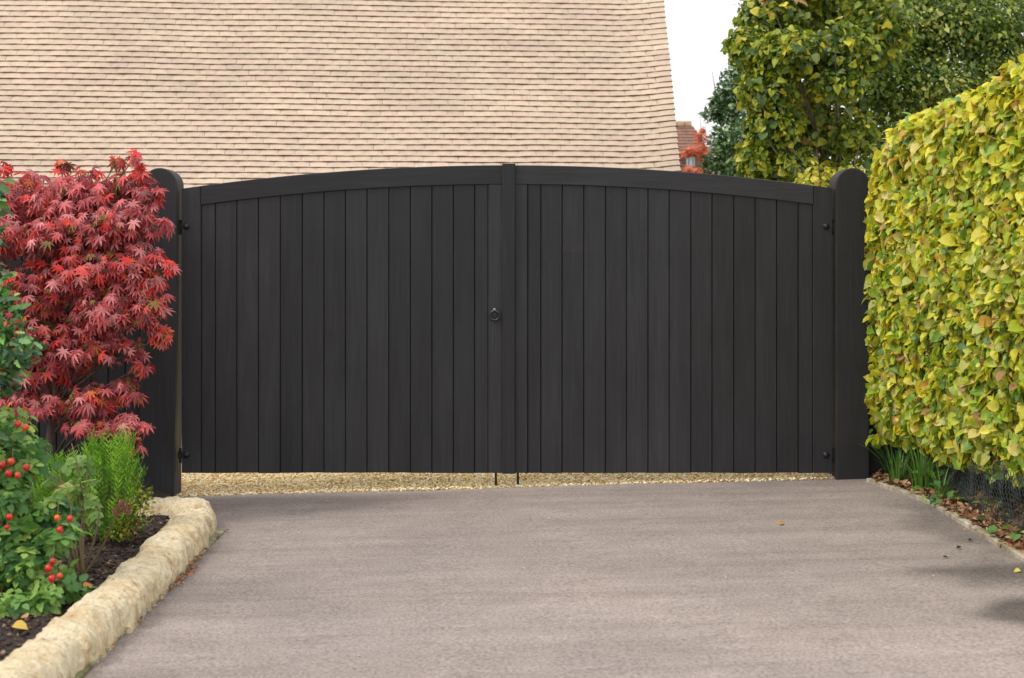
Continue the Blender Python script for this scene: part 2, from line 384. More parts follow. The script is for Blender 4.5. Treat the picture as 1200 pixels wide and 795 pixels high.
# gravel yard behind the gate, up to the house
sheet('gravel_yard', list(np.linspace(-6, 6, 30)), list(np.linspace(.02, 9, 30)), lambda x, y: G(x)-.008+.008*noise.noise(Vector((x*3, y*3, 0))), M_gravel)
def pebbles(name, pos, size, cols, mat):
    ico = np.array([(0, 0, 1), (.9, 0, .15), (.28, .85, .1), (-.73, .53, .15), (-.73, -.53, .1), (.28, -.85, .15), (0, 0, -1)], float)
    Fc = [(0, 1, 2), (0, 2, 3), (0, 3, 4), (0, 4, 5), (0, 5, 1), (6, 2, 1), (6, 3, 2), (6, 4, 3), (6, 5, 4), (6, 1, 5)]
    tip = rng.normal(size=(len(pos), 3)); nrm = rng.normal(size=(len(pos), 3))*.5+np.array([0, 0, 1.])
    ico[:, 2] *= .5
    return scatter(name, (ico, Fc), pos, tip*np.array([1, 1, .2]), nrm, size, cols, mat)
n = 24000; px_ = rng.uniform(-2.4, 2.4, n); py_ = rng.uniform(0, 1, n)**1.4*1.9+.005
hz = np.array([G(x) for x in px_])-.004
gc = np.array([srgb(252, 236, 190), srgb(248, 224, 166), srgb(236, 202, 138), srgb(252, 244, 216), srgb(206, 168, 114), srgb(250, 232, 194)])
me = pebbles('gravel', np.stack([px_, py_, hz+rng.uniform(0, .012, n)], 1), rng.uniform(.006, .0135, n), gc[rng.integers(0, 6, n)]*rng.uniform(.9, 1.06, (n, 1)), M_peb)
tag(put('gravel', me), 'loose golden gravel seen through the gap under the gate', 'gravel', kind='stuff')

# soil of the left bed
def bed_h(x, y):
    d = y+CD; inner = -1.70 if d < 8.05 else -2.05
    base = G(x)+.055+.02*noise.noise(Vector((x*5, y*5, 1)))+.012*noise.noise(Vector((x*17, y*17, 2)))
    return base-.04*max(0, min(1, 1-(inner-x)/.15))
xs = list(np.linspace(-6, -3, 10))+list(np.linspace(-2.95, -1.66, 60)); ys = list(np.linspace(-5.6, -.80, 150))
sheet('planting_bed', xs, ys, bed_h, M_soil)
sheet('planting_bed', list(np.linspace(-6, -2.08, 40)), list(np.linspace(-.80, .1, 20)), bed_h, M_soil)
n = 5200; x = rng.uniform(-3.0, -1.74, n); y = rng.uniform(-5.0, -.95, n); z = np.array([bed_h(a, b) for a, b in zip(x, y)])
bc = np.array([srgb(70, 54, 46), srgb(98, 78, 66), srgb(50, 40, 36), srgb(128, 104, 86), srgb(60, 46, 42), srgb(150, 126, 104)])
me = pebbles('bark_mulch', np.stack([x, y, z+.004], 1), rng.uniform(.005, .017, n), bc[rng.choice(6, n, p=[.3, .2, .25, .08, .13, .04])], M_peb)
tag(put('bark_mulch', me), 'dark brown bark mulch and crumbs over the left planting bed', 'mulch', kind='stuff')

# right verge soil rising to the hedge foot
def edge_x(d): return 2.285 if d < 8.1 else 2.285-.14*min(1, (d-8.1)/.75)
def verge_h(x, y):
    return G(x)+.018+.11*max(0, min(1, (x-2.42)/.5))+.018*noise.noise(Vector((x*7, y*7, 3)))+.01*noise.noise(Vector((x*21, y*21, 2)))
V = []; Fc = []; ny = 110; nx = 26
for j in range(ny):
    yy = -6+(6.1)*j/(ny-1); x0 = edge_x(yy+CD)+.045
    for i in range(nx): xx = x0+(i/(nx-1))**1.6*(6-x0); V.append((xx, yy, verge_h(xx, yy)))
for j in range(ny-1):
    for i in range(nx-1): k = j*nx+i; Fc.append((k, k+1, k+nx+1, k+nx))
put('verge', mesh('verge', V, Fc, M_verge, smooth=True), kind='structure')
# edging strips
def strip(name, pts, wd, h, mat, seed):
    V = []; Fc = []
    for i, (x, y) in enumerate(pts):
        j = .006*noise.noise(Vector((y*9, seed, 0))); hh = h+.006*noise.noise(Vector((y*6, seed+4, 0)))
        V += [(x+j, y, G(x)-.06), (x+j, y, G(x)+hh-.004), (x+j+.006, y, G(x)+hh), (x+wd+j-.006, y, G(x)+hh), (x+wd+j, y, G(x)+hh-.004), (x+wd+j, y, G(x)-.06)]
    for i in range(len(pts)-1):
        for k in range(5): a = i*6+k; Fc.append((a, a+1, a+7, a+6))
    Fc += [(0, 1, 2, 3, 4, 5), tuple(range(len(V)-6, len(V)))[::-1]]
    return put(name, mesh(name, V, Fc, mat), kind='structure')
strip('kerb', [(edge_x(y+CD), y) for y in np.linspace(-6, -.14, 90)], .05, .022, M_conc2, 1)
strip('kerb', [(-1.545-.018*(y+3.8)/2, y) for y in np.linspace(-6, -1.16, 90)], .040, .012, M_conc, 7)

# ------------------------------------------------------------------ stone edging round the bed
sroot = thing('stone_edging', 'low cream rough limestone edging curving round the planting bed', 'stone edging', (-1.66, -3, G(-1.66)))
pathk = [(-1.62, -5.6), (-1.625, -4.0), (-1.620, -3.2), (-1.628, -2.5), (-1.655, -1.8), (-1.685, -1.3), (-1.715, -1.0), (-1.86, -.86), (-2.05, -.87), (-2.28, -.85)]
# resample
seg = []; L = 0
pts = []
for i in range(len(pathk)-1):
    a, b_ = Vector(pathk[i]), Vector(pathk[i+1]); n = max(2, int((b_-a).length/.01))
    for k in range(n): pts.append(a.lerp(b_, k/n))
pts.append(Vector(pathk[-1]))
sp = [pts[max(0, i-12):i+13] for i in range(len(pts))]; pts = [sum(q, Vector((0, 0)))/len(q) for q in sp]
cum = [0]
for i in range(1, len(pts)): cum.append(cum[-1]+(pts[i]-pts[i-1]).length)
def along(s):
    s = max(0, min(cum[-1]-1e-6, s)); i = int(np.searchsorted(cum, s)); i = max(1, min(len(pts)-1, i))
    f = (s-cum[i-1])/max(1e-9, cum[i]-cum[i-1]); p = pts[i-1].lerp(pts[i], f); t_ = (pts[min(len(pts)-1, i+6)]-pts[max(0, i-7)]).normalized()
    return p, t_
s0 = 0; k = 0
while s0 < cum[-1]-.08:
    ln = random.uniform(.2, .34); s1 = min(cum[-1], s0+ln)
    if cum[-1]-s1 < .12: s1 = cum[-1]
    hw = .113*random.uniform(.94, 1.08); ht = .134*random.uniform(.93, 1.06); sh = random.uniform(-.008, .008); sk = random.uniform(-.05, .05)
    NU, NV = 40, 56; V = []; Fc = []
    for i in range(NU+1):
        u = -1+2*i/NU; endk = (1-abs(u)**9)**.35 if abs(u) < 1 else 0
        endk = max(.0, endk)
        for j in range(NV):
            a = 2*math.pi*j/NV; ca, sa = math.cos(a), math.sin(a); e = .72
            lx = hw*math.copysign(abs(ca)**e, ca); lz = ht*math.copysign(abs(sa)**(e if sa > 0 else .4), sa)
            if sa < 0: lz *= .5
            s_ = (s0+s1)/2+u*(s1-s0)/2*1.03+sk*lx*3
            p, t_ = along(s_); nrm = Vector((t_.y, -t_.x))
            q0 = Vector((p.x, p.y, 0))
            ek = .62+.38*endk if abs(u) < 1 else .0
            q = Vector((p.x+nrm.x*(lx*ek+sh), p.y+nrm.y*(lx*ek+sh), lz*ek))
            o_ = Vector((nrm.x*ca, nrm.y*ca, sa*.9))
            dsp = .018*noise.noise(q*5.5+Vector((k*.4, 0, 0)))+.013*noise.noise(q*14)+.010*noise.noise(Vector((q.x*22+q.z*10, q.y*34-q.z*14, q.z*14)))+.007*noise.noise(q*48)+.006*noise.noise(Vector((q.x*40+q.z*30, q.y*95-q.z*30, q.z*30)))+.003*noise.noise(q*110)
            dsp += .006*abs(noise.noise(Vector((q.x*30, q.y*55+q.z*25, q.z*25))))
            q += o_*dsp*min(1, ek*1.2)
            V.append((q.x, q.y, q.z+G(q.x)))
    for i in range(NU):
        for j in range(NV): a = i*NV+j; b2 = i*NV+(j+1) % NV; Fc.append((a, b2, b2+NV, a+NV))
    Fc += [tuple(range(NV))[::-1], tuple(range(NU*NV, NU*NV+NV))]
    put('stone', mesh('stone', V, Fc, M_stone, smooth=True), sroot)
    s0 = s1; k += 1

# ------------------------------------------------------------------ the gate
S = F/CD                                        # pixels per metre on the gate's plane
X = lambda px: (px-600)/S
Z = lambda py: CZ-(py-295)/S
XC = X(596.2)
def arc_top(x): return Z(193.8)-(26.8/S)*((x-XC)/(X(976)-XC))**2
def arc_bot(x): return arc_top(x)-.118
ZB = Z(554.5)
YF = 0.0                                        # front face of stiles
def plank(root, x0, x1, ztop, zb, yf, th=.022, mat=None, name='plank', g=.0040, dp=.009, last=False):
    mb = MB(); back = yf+th; ym = yf+dp+.004
    ring = [(x0+.0004, back), (x0-.006, back), (x0-.006, ym+.0015), (x0+.0004, ym+.0015), (x0+.0004, yf+dp), (x0+g, yf), (x1-g, yf), (x1-.0004, yf+dp), (x1-.0004, ym+.0008), (x1-.007, ym+.0008), (x1-.007, back)]
    if last: ring = ring[:-4]+[(x1+.0012, yf+dp*.8), (x1+.0012, back)]
    n = len(ring); V = [(x, y, zb) for x, y in ring]+[(x, y, ztop(x)) for x, y in ring]
    mb.add(V, [tuple(range(n)), tuple(range(2*n-1, n-1, -1))]+[(i, n+i, n+(i+1) % n, (i+1) % n) for i in range(n)])
    return mb.build(name, mat or M_wood, root)
def rail_arc(root, xa, xb, name):
    N = 28; V = []; Fc = []; yf, yb = YF-.002, .055; bv = .004
    for i in range(N+1):
        x = xa+(xb-xa)*i/N; zt, zb = arc_top(x), arc_bot(x)
        V += [(x, yf+bv, zt), (x, yb, zt), (x, yb, zb), (x, yf+bv, zb), (x, yf, zb+bv), (x, yf, zt-bv)]
    for i in range(N):
        for k in range(6): a = i*6+k; b2 = i*6+(k+1) % 6; Fc.append((a, b2, b2+6, a+6))
    Fc += [(5, 4, 3, 2, 1, 0), tuple(range(N*6, N*6+6))]
    return put(name, mesh(name, V, Fc, M_woodh), root)
def stile(root, x0, x1, z0, ztf, yf=YF, yb=.06, name='stile', bv=.005):
    ring = [(x0+.0008, yb), (x0+.0008, yf+bv), (x0+bv, yf), (x1-bv, yf), (x1-.0008, yf+bv), (x1-.0008, yb)]
    n = len(ring); V = [(x, y, z0) for x, y in ring]+[(x, y, ztf(x)) for x, y in ring]
    return MB().add(V, [tuple(range(n)), tuple(range(2*n-1, n-1, -1))]+[(i, n+i, n+(i+1) % n, (i+1) % n) for i in range(n)]).build(name, M_wood, root)
gl = thing('gate', 'left leaf of the black timber gate, with the iron ring handle and centre strip', 'gate', (X(213), 0, ZB), 'pair of black timber gate leaves')
gr = thing('gate', 'right leaf of the black timber gate, plain with no handle', 'gate', (X(976), 0, ZB), 'pair of black timber gate leaves')
YP = YF+.007
Lx = [235.5, 252, 277.3, 302.6, 328.2, 354, 379.4, 404.6, 429.9, 455.5, 480.8, 506.1, 531.2, 556.2, 572]
Rx = [618.3, 633.9, 658.8, 684.2, 709.6, 734.4, 759.5, 784.4, 809.7, 834.7, 860.2, 885.2, 910.4, 935.6, 952.7]
for root, xs_ in ((gl, Lx), (gr, Rx)):
    for a, b_ in zip(xs_[:-1], xs_[1:]):
        if a == 658.8:      # this board is made of two lengths, butted end to end
            zj = Z(295); plank(root, X(a), X(b_), lambda x: zj-.0012, ZB, YP); plank(root, X(a), X(b_), lambda x: arc_bot(x)+.012, zj+.0012, YP+.0008); continue
        plank(root, X(a), X(b_), lambda x: arc_bot(x)+.012, ZB+random.uniform(-.002, .002), YP+random.uniform(-.0012, .0012), last=b_ == xs_[-1])
# make the plank tops tuck behind the rail: rail sits in front of them only by its own thickness
stile(gl, X(212.6), X(235.5), ZB, lambda x: arc_top(x)-.001); rail_arc(gl, X(235.5)+.0006, X(596), 'top_rail')
stile(gl, X(572), X(596), ZB, lambda x: arc_bot(x)-.0006)
stile(gl, X(588.3), X(604.2), ZB-.002, lambda x: Z(192.2), YF-.022, YF-.0025, 'centre_strip', .007)
stile(gr, X(952.7), X(976), ZB, lambda x: arc_top(x)-.001); rail_arc(gr, X(596.4), X(952.7)-.0006, 'top_rail')
stile(gr, X(596.4), X(618.3), ZB, lambda x: arc_bot(x)-.0006)
for root, xa, xb in ((gl, 236.5, 571.5), (gr, 619, 952)):
    for zc in (ZB+.13, 1.0):
        MB().box((X(xa), YP+.026, zc-.06), (X(xb), .058, zc+.06)).build('back_rail', M_woodh, root)
# planks must stay behind the arched rail's underside: trim by a dark rebate
RX = Matrix.Rotation(R(90), 4, 'X')             # lathe axis -> -Y
def bolt_head(root, px, py):
    M = Matrix.Translation((X(px), YF, Z(py))) @ RX
    MB().lathe([(.020, -.001), (.020, .003), (.0165, .004), (.0160, .008), (.0125, .0125), (.007, .0155), (.001, .0165)], M, 16).build('hinge_bolt', M_iron, root, smooth=True)
for root, px, side in ((gl, 218.6, -1), (gr, 968.0, 1)):
    for py in (265.5, 533.5):
        bolt_head(root, px, py)
        xe = X(212.6) if side < 0 else X(976)
        h = MB(); xm = xe+side*.0115
        h.lathe([(.0085, -.045), (.0085, .045)], Matrix.Translation((xm, .02, Z(py)-.005)), 10)
        h.box((min(xe-side*.004, xe+side*.026), .012, Z(py)-.022), (max(xe-side*.004, xe+side*.026), .030, Z(py)+.022)); h.build('hinge', M_iron, root)
# ring handle
hc = (X(579.7), YF-.004, Z(369.5))
hd = put('ring_handle', mesh('ring_handle', *(lambda mb: (mb.V, mb.F))(MB().lathe([(.034, 0), (.034, .004), (.030, .006), (.012, .007), (.001, .007)], Matrix.Translation((hc[0], YF, hc[2])) @ RX, 24)), M_iron, smooth=True), gl)
bs = MB().lathe([(.012, 0), (.012, .018), (.009, .024), (.001, .026)], Matrix.Translation((hc[0], YF, hc[2]+.033)) @ RX, 14)
bs.build('boss', M_iron2, hd, smooth=True)
N = 28; rr = .0285
rp = [(hc[0]+rr*math.sin(a), YF-.020-.006*math.cos(a), hc[2]+rr*math.cos(a)) for a in [2*math.pi*i/N for i in range(N+1)]]
MB().tube(rp, .0055, 8, False).build('ring', M_iron3, hd, smooth=True)
# drop bolts
for root, px in ((gl, 581), (gr, 607)):
    x = X(px); mb = MB(); mb.tube([(x, .07, G(x)-.03), (x, .07, ZB+.35)], .0075, 8); mb.build('drop_bolt', M_iron, root)
# posts
def post(name, label, xl, xr, zb, tilt=0):
    x0, x1 = X(xl), X(xr); wd = x1-x0; r = wd/2; zt = Z(197.3)
    root = thing(name, label, 'gate post', ((x0+x1)/2, .07, zb), 'pair of round topped gate posts')
    prof = [(x0, zb-.3), (x1, zb-.3)]
    for k in range(0, 25):
        a = math.pi*k/24; prof.append(((x0+x1)/2+r*math.cos(a), zt-r+r*math.sin(a)))
    n = len(prof); bv = .006; cx, cz = (x0+x1)/2, (zb+zt)/2
    def ins(p, e): 
        x, z = p; 
        if z > zt-r: dx, dz = x-cx, z-(zt-r); l = math.hypot(dx, dz) or 1; return (x-dx/l*e, z-dz/l*e)
        return (x-math.copysign(e, x-cx), z)
    rings = [(-.035+0, bv), (-.035+bv, 0), (.165-bv, 0), (.165, bv)]
    V = [(ins(p, e)[0], y, ins(p, e)[1]) for y, e in rings for p in prof]
    Fc = [tuple(range(n)), tuple(range(3*n, 4*n))[::-1]]+[(j*n+i, j*n+n+i, j*n+n+(i+1) % n, j*n+(i+1) % n) for j in range(3) for i in range(n)]
    if tilt: V = [(x-(zt-z)*tilt, y, z) for x, y, z in V]
    o = put('shaft', mesh('shaft', V, Fc, M_post), root)
    return root
post('gate_post', 'round topped black gate post beside the red maple', 168.2, 208.8, G(-2.2), .0085)
post('gate_post', 'round topped black gate post beside the yellow hedge', 978.4, 1017.5, G(2.1))
# side fences
def fence(label, px0, px1, ztop, grp='black board fences beside the gate'):
    root = thing('fence', label, 'fence', (X((px0+px1)/2), .05, G(X(px0))), grp)
    a, b_ = min(px0, px1), max(px0, px1); n = max(1, round((b_-a)/21))
    for i in range(n):
        plank(root, X(a+(b_-a)*i/n), X(a+(b_-a)*(i+1)/n), lambda x: ztop, -.12, .045+random.uniform(-.001, .001), g=.006)
    for zc in (.3, ztop-.25): MB().box((X(a), .0675, zc-.05), (X(b_), .11, zc+.05)).build('rail', M_woodh, root)
fence('dark board fence behind the red maple', 165, -140, Z(300))
fence('dark board fence behind the end of the hedge', 1018.6, 1320, Z(300))

# ------------------------------------------------------------------ house with the big tiled roof
ang = R(5.5)
U = Vector((math.cos(ang), math.sin(ang), 0)); VV = Vector((-math.sin(ang), math.cos(ang), 0)); UP = Vector((0, 0, 1))
E0 = Vector((0, 13.15-CD, 1.60))
def pitch(t_): return R(35+9.5*max(0, min(1, (t_-.6)/3.0)))     # the slope steepens away from the eaves
PT = [(0.0, 0.0)]
for i in range(700): p_ = pitch(i*.01); PT.append((PT[-1][0]+.01*math.cos(p_), PT[-1][1]+.01*math.sin(p_)))
def roofpt(s, t_, h=0):
    k = max(0, min(698.999, t_*100)); i = int(k); f = k-i; p_ = pitch(t_)
    H_ = PT[i][0]*(1-f)+PT[i+1][0]*f; Z_ = PT[i][1]*(1-f)+PT[i+1][1]*f
    return E0+U*s+VV*(H_-math.sin(p_)*h)+UP*(Z_+math.cos(p_)*h)
def topx(q): d = q.y+CD; return 600+F*q.x/d, 295-F*(q.z-CZ)/d
VS = []
for i in range(0, 60):
    s_ = 1.6
    for _ in range(8):
        px, py = topx(roofpt(s_, i*.1)); s_ += (777+20*py/200-px)*14/F
    VS.append(s_)
def verge_s(t_): k = max(0, min(58.999, t_*10)); i = int(k); return VS[i]*(1-(k-i))+VS[i+1]*(k-i)
hroot = thing('house', 'house with a huge pale clay tiled roof behind the gate', 'house', (0, 13.6-CD, G(0)))
GA, TW = .1, .166; ROWS = 56; SMIN = -8.2
deck = MB(); V = []; Fc = []; nd = 28
for i in range(nd+1):
    t_ = i*ROWS*GA/nd
    for s in (SMIN, verge_s(t_)-.02): V += [roofpt(s, t_, -.075), roofpt(s, t_, -.14)]
for i in range(nd): a = 4*i; Fc += [(a, a+2, a+6, a+4), (a+1, a+5, a+7, a+3), (a, a+4, a+5, a+1), (a+2, a+3, a+7, a+6)]
Fc += [(0, 1, 3, 2), (4*nd, 4*nd+2, 4*nd+3, 4*nd+1)]
deck.add(V, Fc)
M_deck = M_brick
roof = deck.build('roof', M_bark, hroot)
def nrm_at(t_): p_ = pitch(t_); return UP*math.cos(p_)-VV*math.sin(p_)
def sag(s, t_):
    e = max(0, 1-(verge_s(t_)-s)/.55)
    return .055*e**1.6+.012*noise.noise(Vector((s*.8, t_*.8, 0)))+.004*noise.noise(Vector((s*4, t_*9, 5)))
tcol = [srgb(*c) for c in ((200, 180, 160), (202, 182, 161), (199, 177, 159), (200, 181, 161), (198, 179, 158), (203, 179, 161), (196, 175, 157))]
tile_meshes = {}
TH = .019
def tile_geo(w_, camb=.004):
    V = []; nx_ = 3
    for i in range(nx_+1):
        x = -w_/2+w_*i/nx_; c_ = camb*(1-(2*x/w_)**2)
        V += [(x, 0, TH+c_), (x, GA*1.35, .003+c_), (x, 0, c_)]
    Fc = []; mi = []
    for i in range(nx_):
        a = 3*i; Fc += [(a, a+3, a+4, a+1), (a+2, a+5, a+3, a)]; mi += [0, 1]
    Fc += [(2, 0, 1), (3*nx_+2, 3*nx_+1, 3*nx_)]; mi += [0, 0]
    return V, Fc, mi
tv, tf, tm_ = tile_geo(TW-.0022, .003)
bulkV, bulkF, bulkC, bulkM = [], [], [], []
cand = []
for r_ in range(ROWS):
    t_ = r_*GA; sv = verge_s(t_)+random.uniform(-.003, .003); wide = r_ % 2 == 1; s = sv-(.75*TW if wide else .5*TW)
    p_ = pitch(t_); T = VV*math.cos(p_)+UP*math.sin(p_)
    while s > SMIN:
        wob = random.uniform(-.0022, .0022); h = sag(s, t_)+random.uniform(0, .0014)
        dt = .0035*noise.noise(Vector((s*1.5, t_*3, 9)))+wob*.6
        o_ = roofpt(s, t_+dt, h); rot = random.uniform(-.006, .006)
        ax = (U*math.cos(rot)+T*math.sin(rot)); slope = (sag(s+.05, t_)-sag(s-.05, t_))/.1
        ax = (ax+nrm_at(t_)*slope).normalized(); ay = (T-ax*T.dot(ax)).normalized(); az = ax.cross(ay)
        d = o_.y+CD; px = 600+F*o_.x/d; py = 295-F*(o_.z-CZ)/d
        cand.append((px, py, o_, ax, ay, az, random.randrange(len(tcol)), random.uniform(.95, 1.04), wide))
        s -= (1.25 if wide else 1)*TW+random.uniform(-.0015, .0015); wide = False
vis = [i for i, c in enumerate(cand) if 0 < c[0] < 1200 and 0 < c[1] < (196 if abs(c[0]-600) < 250 else 207) and not (c[0] < 205 and c[1] > 178)]
vis.sort(key=lambda i: -cand[i][1]); single = set(vis[:300])
for i, (px, py, o_, ax, ay, az, ci, kf, wide) in enumerate(cand):
    if wide: ax = ax*1.5
    Mt = Matrix(((ax.x, ay.x, az.x, o_.x), (ax.y, ay.y, az.y, o_.y), (ax.z, ay.z, az.z, o_.z), (0, 0, 0, 1)))
    if i in single:
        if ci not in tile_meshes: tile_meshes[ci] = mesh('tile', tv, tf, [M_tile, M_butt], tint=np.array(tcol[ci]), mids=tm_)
        put('tile', tile_meshes[ci], roof, world=Mt)
    else:
        n = len(bulkV); bulkV += [Mt @ Vector(v) for v in tv]; bulkF += [tuple(k+n for k in f) for f in tf]; bulkM += tm_
        bulkC += [tuple(c*kf for c in tcol[ci])]*len(tv)
put('tiling', mesh('tiling', bulkV, bulkF, [M_tile, M_butt], tint=np.array(bulkC), mids=bulkM), roof, kind='stuff')
# walls below the eaves and the gable
def slab(name, a, b_, z0, z1, th, mat, root):
    a = Vector(a); b_ = Vector(b_); d = (b_-a).normalized(); n_ = Vector((-d.y, d.x, 0))*th
    V = [a+Vector((0, 0, z0)), b_+Vector((0, 0, z0)), b_+n_+Vector((0, 0, z0)), a+n_+Vector((0, 0, z0))]
    V += [v+Vector((0, 0, z1-z0)) for v in V]
    return MB().add(V, [(3, 2, 1, 0), (4, 5, 6, 7), (0, 1, 5, 4), (1, 2, 6, 5), (2, 3, 7, 6), (3, 0, 4, 7)]).build(name, mat, root)
wa = E0+U*SMIN+VV*.35; wb = E0+U*(verge_s(0)-.12)+VV*.35
slab('wall', (wa.x, wa.y, 0), (wb.x, wb.y, 0), -.15, 1.72, .25, M_brick, hroot)
tr_ = ROWS*GA; ge = E0+U*(verge_s(0)-.12)+VV*.35; gz = roofpt(verge_s(tr_)-.12, tr_)
zr = gz.z-.14; gz = Vector((gz.x, gz.y, 0))
off = U*(-.25)
tri = [Vector((gz.x, gz.y, -.15))]+[roofpt(verge_s(k*.25)-.12, k*.25, -.16) for k in range(int(tr_/.25), 1, -1)]+[Vector((ge.x, ge.y, 1.6)), Vector((ge.x, ge.y, -.15))]
nt_ = len(tri)
MB().add([p for p in tri]+[p+off for p in tri], [tuple(range(nt_)), tuple(range(2*nt_-1, nt_-1, -1))]+[(i, nt_+i, nt_+(i+1) % nt_, (i+1) % nt_) for i in range(nt_)]).build('gable', M_brick, hroot)

# ------------------------------------------------------------------ distant brick house
D2 = 40.; Q = lambda px, py, dd=0: P(px, py, D2+dd)
bh = thing('house', 'small distant red brick house with brown tiled roof and white window', 'house', (Q(800, 295).x, D2-CD, 0))
xl, xr, xt = Q(740, 0).x, Q(832, 0).x, Q(823, 0).x
ze, zrg = Q(0, 181).z, Q(0, 148, 2.4).z; yw = D2-CD
MB().box((xl, yw, -.5), (xr-.15, yw+5, ze-.01)).build('wall', M_brickfar, bh)
rfm = m_simple('brown_roof', [(.3, (.20, .10, .075)), (.7, (.34, .20, .15))], 5)
rf = MB().add([(xl, yw-.2, ze), (xr, yw-.2, ze), (xt+.05, yw+2.4, zrg), (xl, yw+2.4, zrg), (xl, yw+5.2, ze), (xr, yw+5.2, ze)],
     [(0, 1, 2, 3), (1, 5, 2), (3, 2, 5, 4), (0, 4, 5, 1), (0, 3, 4)]).build('roof', rfm, bh)
sl_ = math.hypot(2.6, zrg-ze); nc = 9
for i in range(nc):
    f0 = i/nc; y_ = yw-.2+2.6*f0; z_ = ze+(zrg-ze)*f0; xx = xr+(xt-xr)*f0
    MB().box((xl, y_-.03, z_-.01), (xx, y_+.32, z_+.035)).build('tile_course', rfm, rf)
mb = MB(); n = 9
for i in range(n):
    x0 = xl+(xt-xl)*i/n; mb = MB(); mb.tube([(x0+.01, yw+2.4, zrg+.02), (x0+(xt-xl)/n-.01, yw+2.4, zrg+.02)], .13, 8)
    mb.build('ridge_tile', m_simple('ridge', [(.3, (.36, .22, .14)), (.7, (.5, .34, .24))], 6) if i == 0 else bpy.data.materials['ridge'], rf)
wx0, wx1, wz0, wz1 = Q(804, 0).x, Q(814, 0).x, Q(0, 199).z, Q(0, 184).z
wf = MB().box((wx0, yw-.05, wz0), (wx1, yw+.02, wz1)).build('window', M_white, bh)
for a, b_ in ((0, .5), (.5, 1)):
    MB().box((wx0+(wx1-wx0)*a+.05, yw-.058, wz0+.05), (wx0+(wx1-wx0)*b_-.03, yw-.045, wz1-.05)).build('pane', M_glass, wf)

# ------------------------------------------------------------------ hedge on the right
def hx(d): return 2.175+(8.9-d)*.180
def htop(d): return float(np.interp(d, [4.5, 6, 7.2, 7.6, 8.0, 8.4, 8.7, 8.9, 9.0], [2.52, 2.46, 2.39, 2.34, 2.28, 2.24, 2.17, 2.02, 1.8]))
hg = thing('hedge', 'clipped hedge of yellowing green leaves along the right of the drive', 'hedge', (2.8, -1.8, G(3)))
pos, tip, nrm, wgt = [], [], [], []
n = 50000
d = rng.uniform(5.4, 8.98, n); 
u = rng.uniform(0, 1, n)
lay = np.abs(rng.normal(0, .055, n))
for i in range(n):
    D = d[i]; zt = htop(D); zl = .30+.05*noise.noise(Vector((D*3, 0, 5)))+.05*max(0, (D-8.3))
    bul = .06*noise.noise(Vector((D*2.2, u[i]*4, 0)))+.06*noise.noise(Vector((D*7, u[i]*13, 3)))
    if u[i] < .80:
        z = zl+(zt-zl)*(u[i]/.80); ct = max(0, (z-(zt-.16))/.16); cb = max(0, ((zl+.25)-z)/.25)
        x = hx(D)+.05*ct**2+.10*cb**1.6-bul+lay[i]; nn = (-1, -.15, .35+ct*.8-.2*cb)
        if D > 8.75: x += .03
    else:
        x = hx(D)+.04+(u[i]-.80)/.20*.75; z = zt-lay[i]+bul*.8; nn = (-.25, -.1, 1)
    pos.append((x, D-CD, z)); nrm.append(nn); wgt.append(z-zl)
# far end face towards the gate
for i in range(3600):
    x = 2.2+rng.uniform(0, 1)*.8; z = rng.uniform(.3, htop(8.9)); pos.append((x, -.06-abs(rng.normal(0, .05)), z)); nrm.append((-.3, .8, .3)); wgt.append(z-.3)
# deeper leaves
for i in range(9000):
    D = rng.uniform(5.4, 8.9); z = rng.uniform(.32, htop(D)-.05); pos.append((hx(D)+rng.uniform(.12, .35), D-CD, z)); nrm.append((-1, 0, .4)); wgt.append(z-.3)
pos = np.array(pos); nrm = np.array(nrm); N = len(pos)
nrm = unit(nrm)+rng.normal(0, .42, (N, 3)); tip = np.array([-.45, .15, -.55])+rng.normal(0, .55, (N, 3))
palH = [srgb(*c) for c in ((232, 220, 58), (240, 230, 84), (220, 216, 64), (194, 208, 62), (170, 196, 68), (134, 172, 68), (110, 146, 84), (206, 208, 112), (232, 214, 122), (222, 172, 72), (186, 142, 96), (192, 198, 90))]
pi = patch_idx(pos, [13, 11, 13, 14, 12, 9, 4, 10, 6, 1.6, 1.8, 9], 2.2, 3., .85)
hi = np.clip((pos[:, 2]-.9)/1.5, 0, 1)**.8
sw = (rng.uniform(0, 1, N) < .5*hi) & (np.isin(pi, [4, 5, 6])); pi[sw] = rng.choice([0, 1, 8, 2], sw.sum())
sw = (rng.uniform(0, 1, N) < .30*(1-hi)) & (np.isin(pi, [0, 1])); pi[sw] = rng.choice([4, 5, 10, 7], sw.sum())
size = .026+.048*rng.uniform(0, 1, N)**1.3; size *= np.where(rng.uniform(0, 1, N) < .05, 1.3, 1)
dist = np.linalg.norm(pos-np.array([0, -9, 1.45]), axis=1)
outness = (hx(pos[:, 1]+CD)-pos[:, 0])
plant_leaves(hg, T_broad, pos, tip, nrm, size, palH, pi, M_leaf, 300, size/dist*200+outness*12)
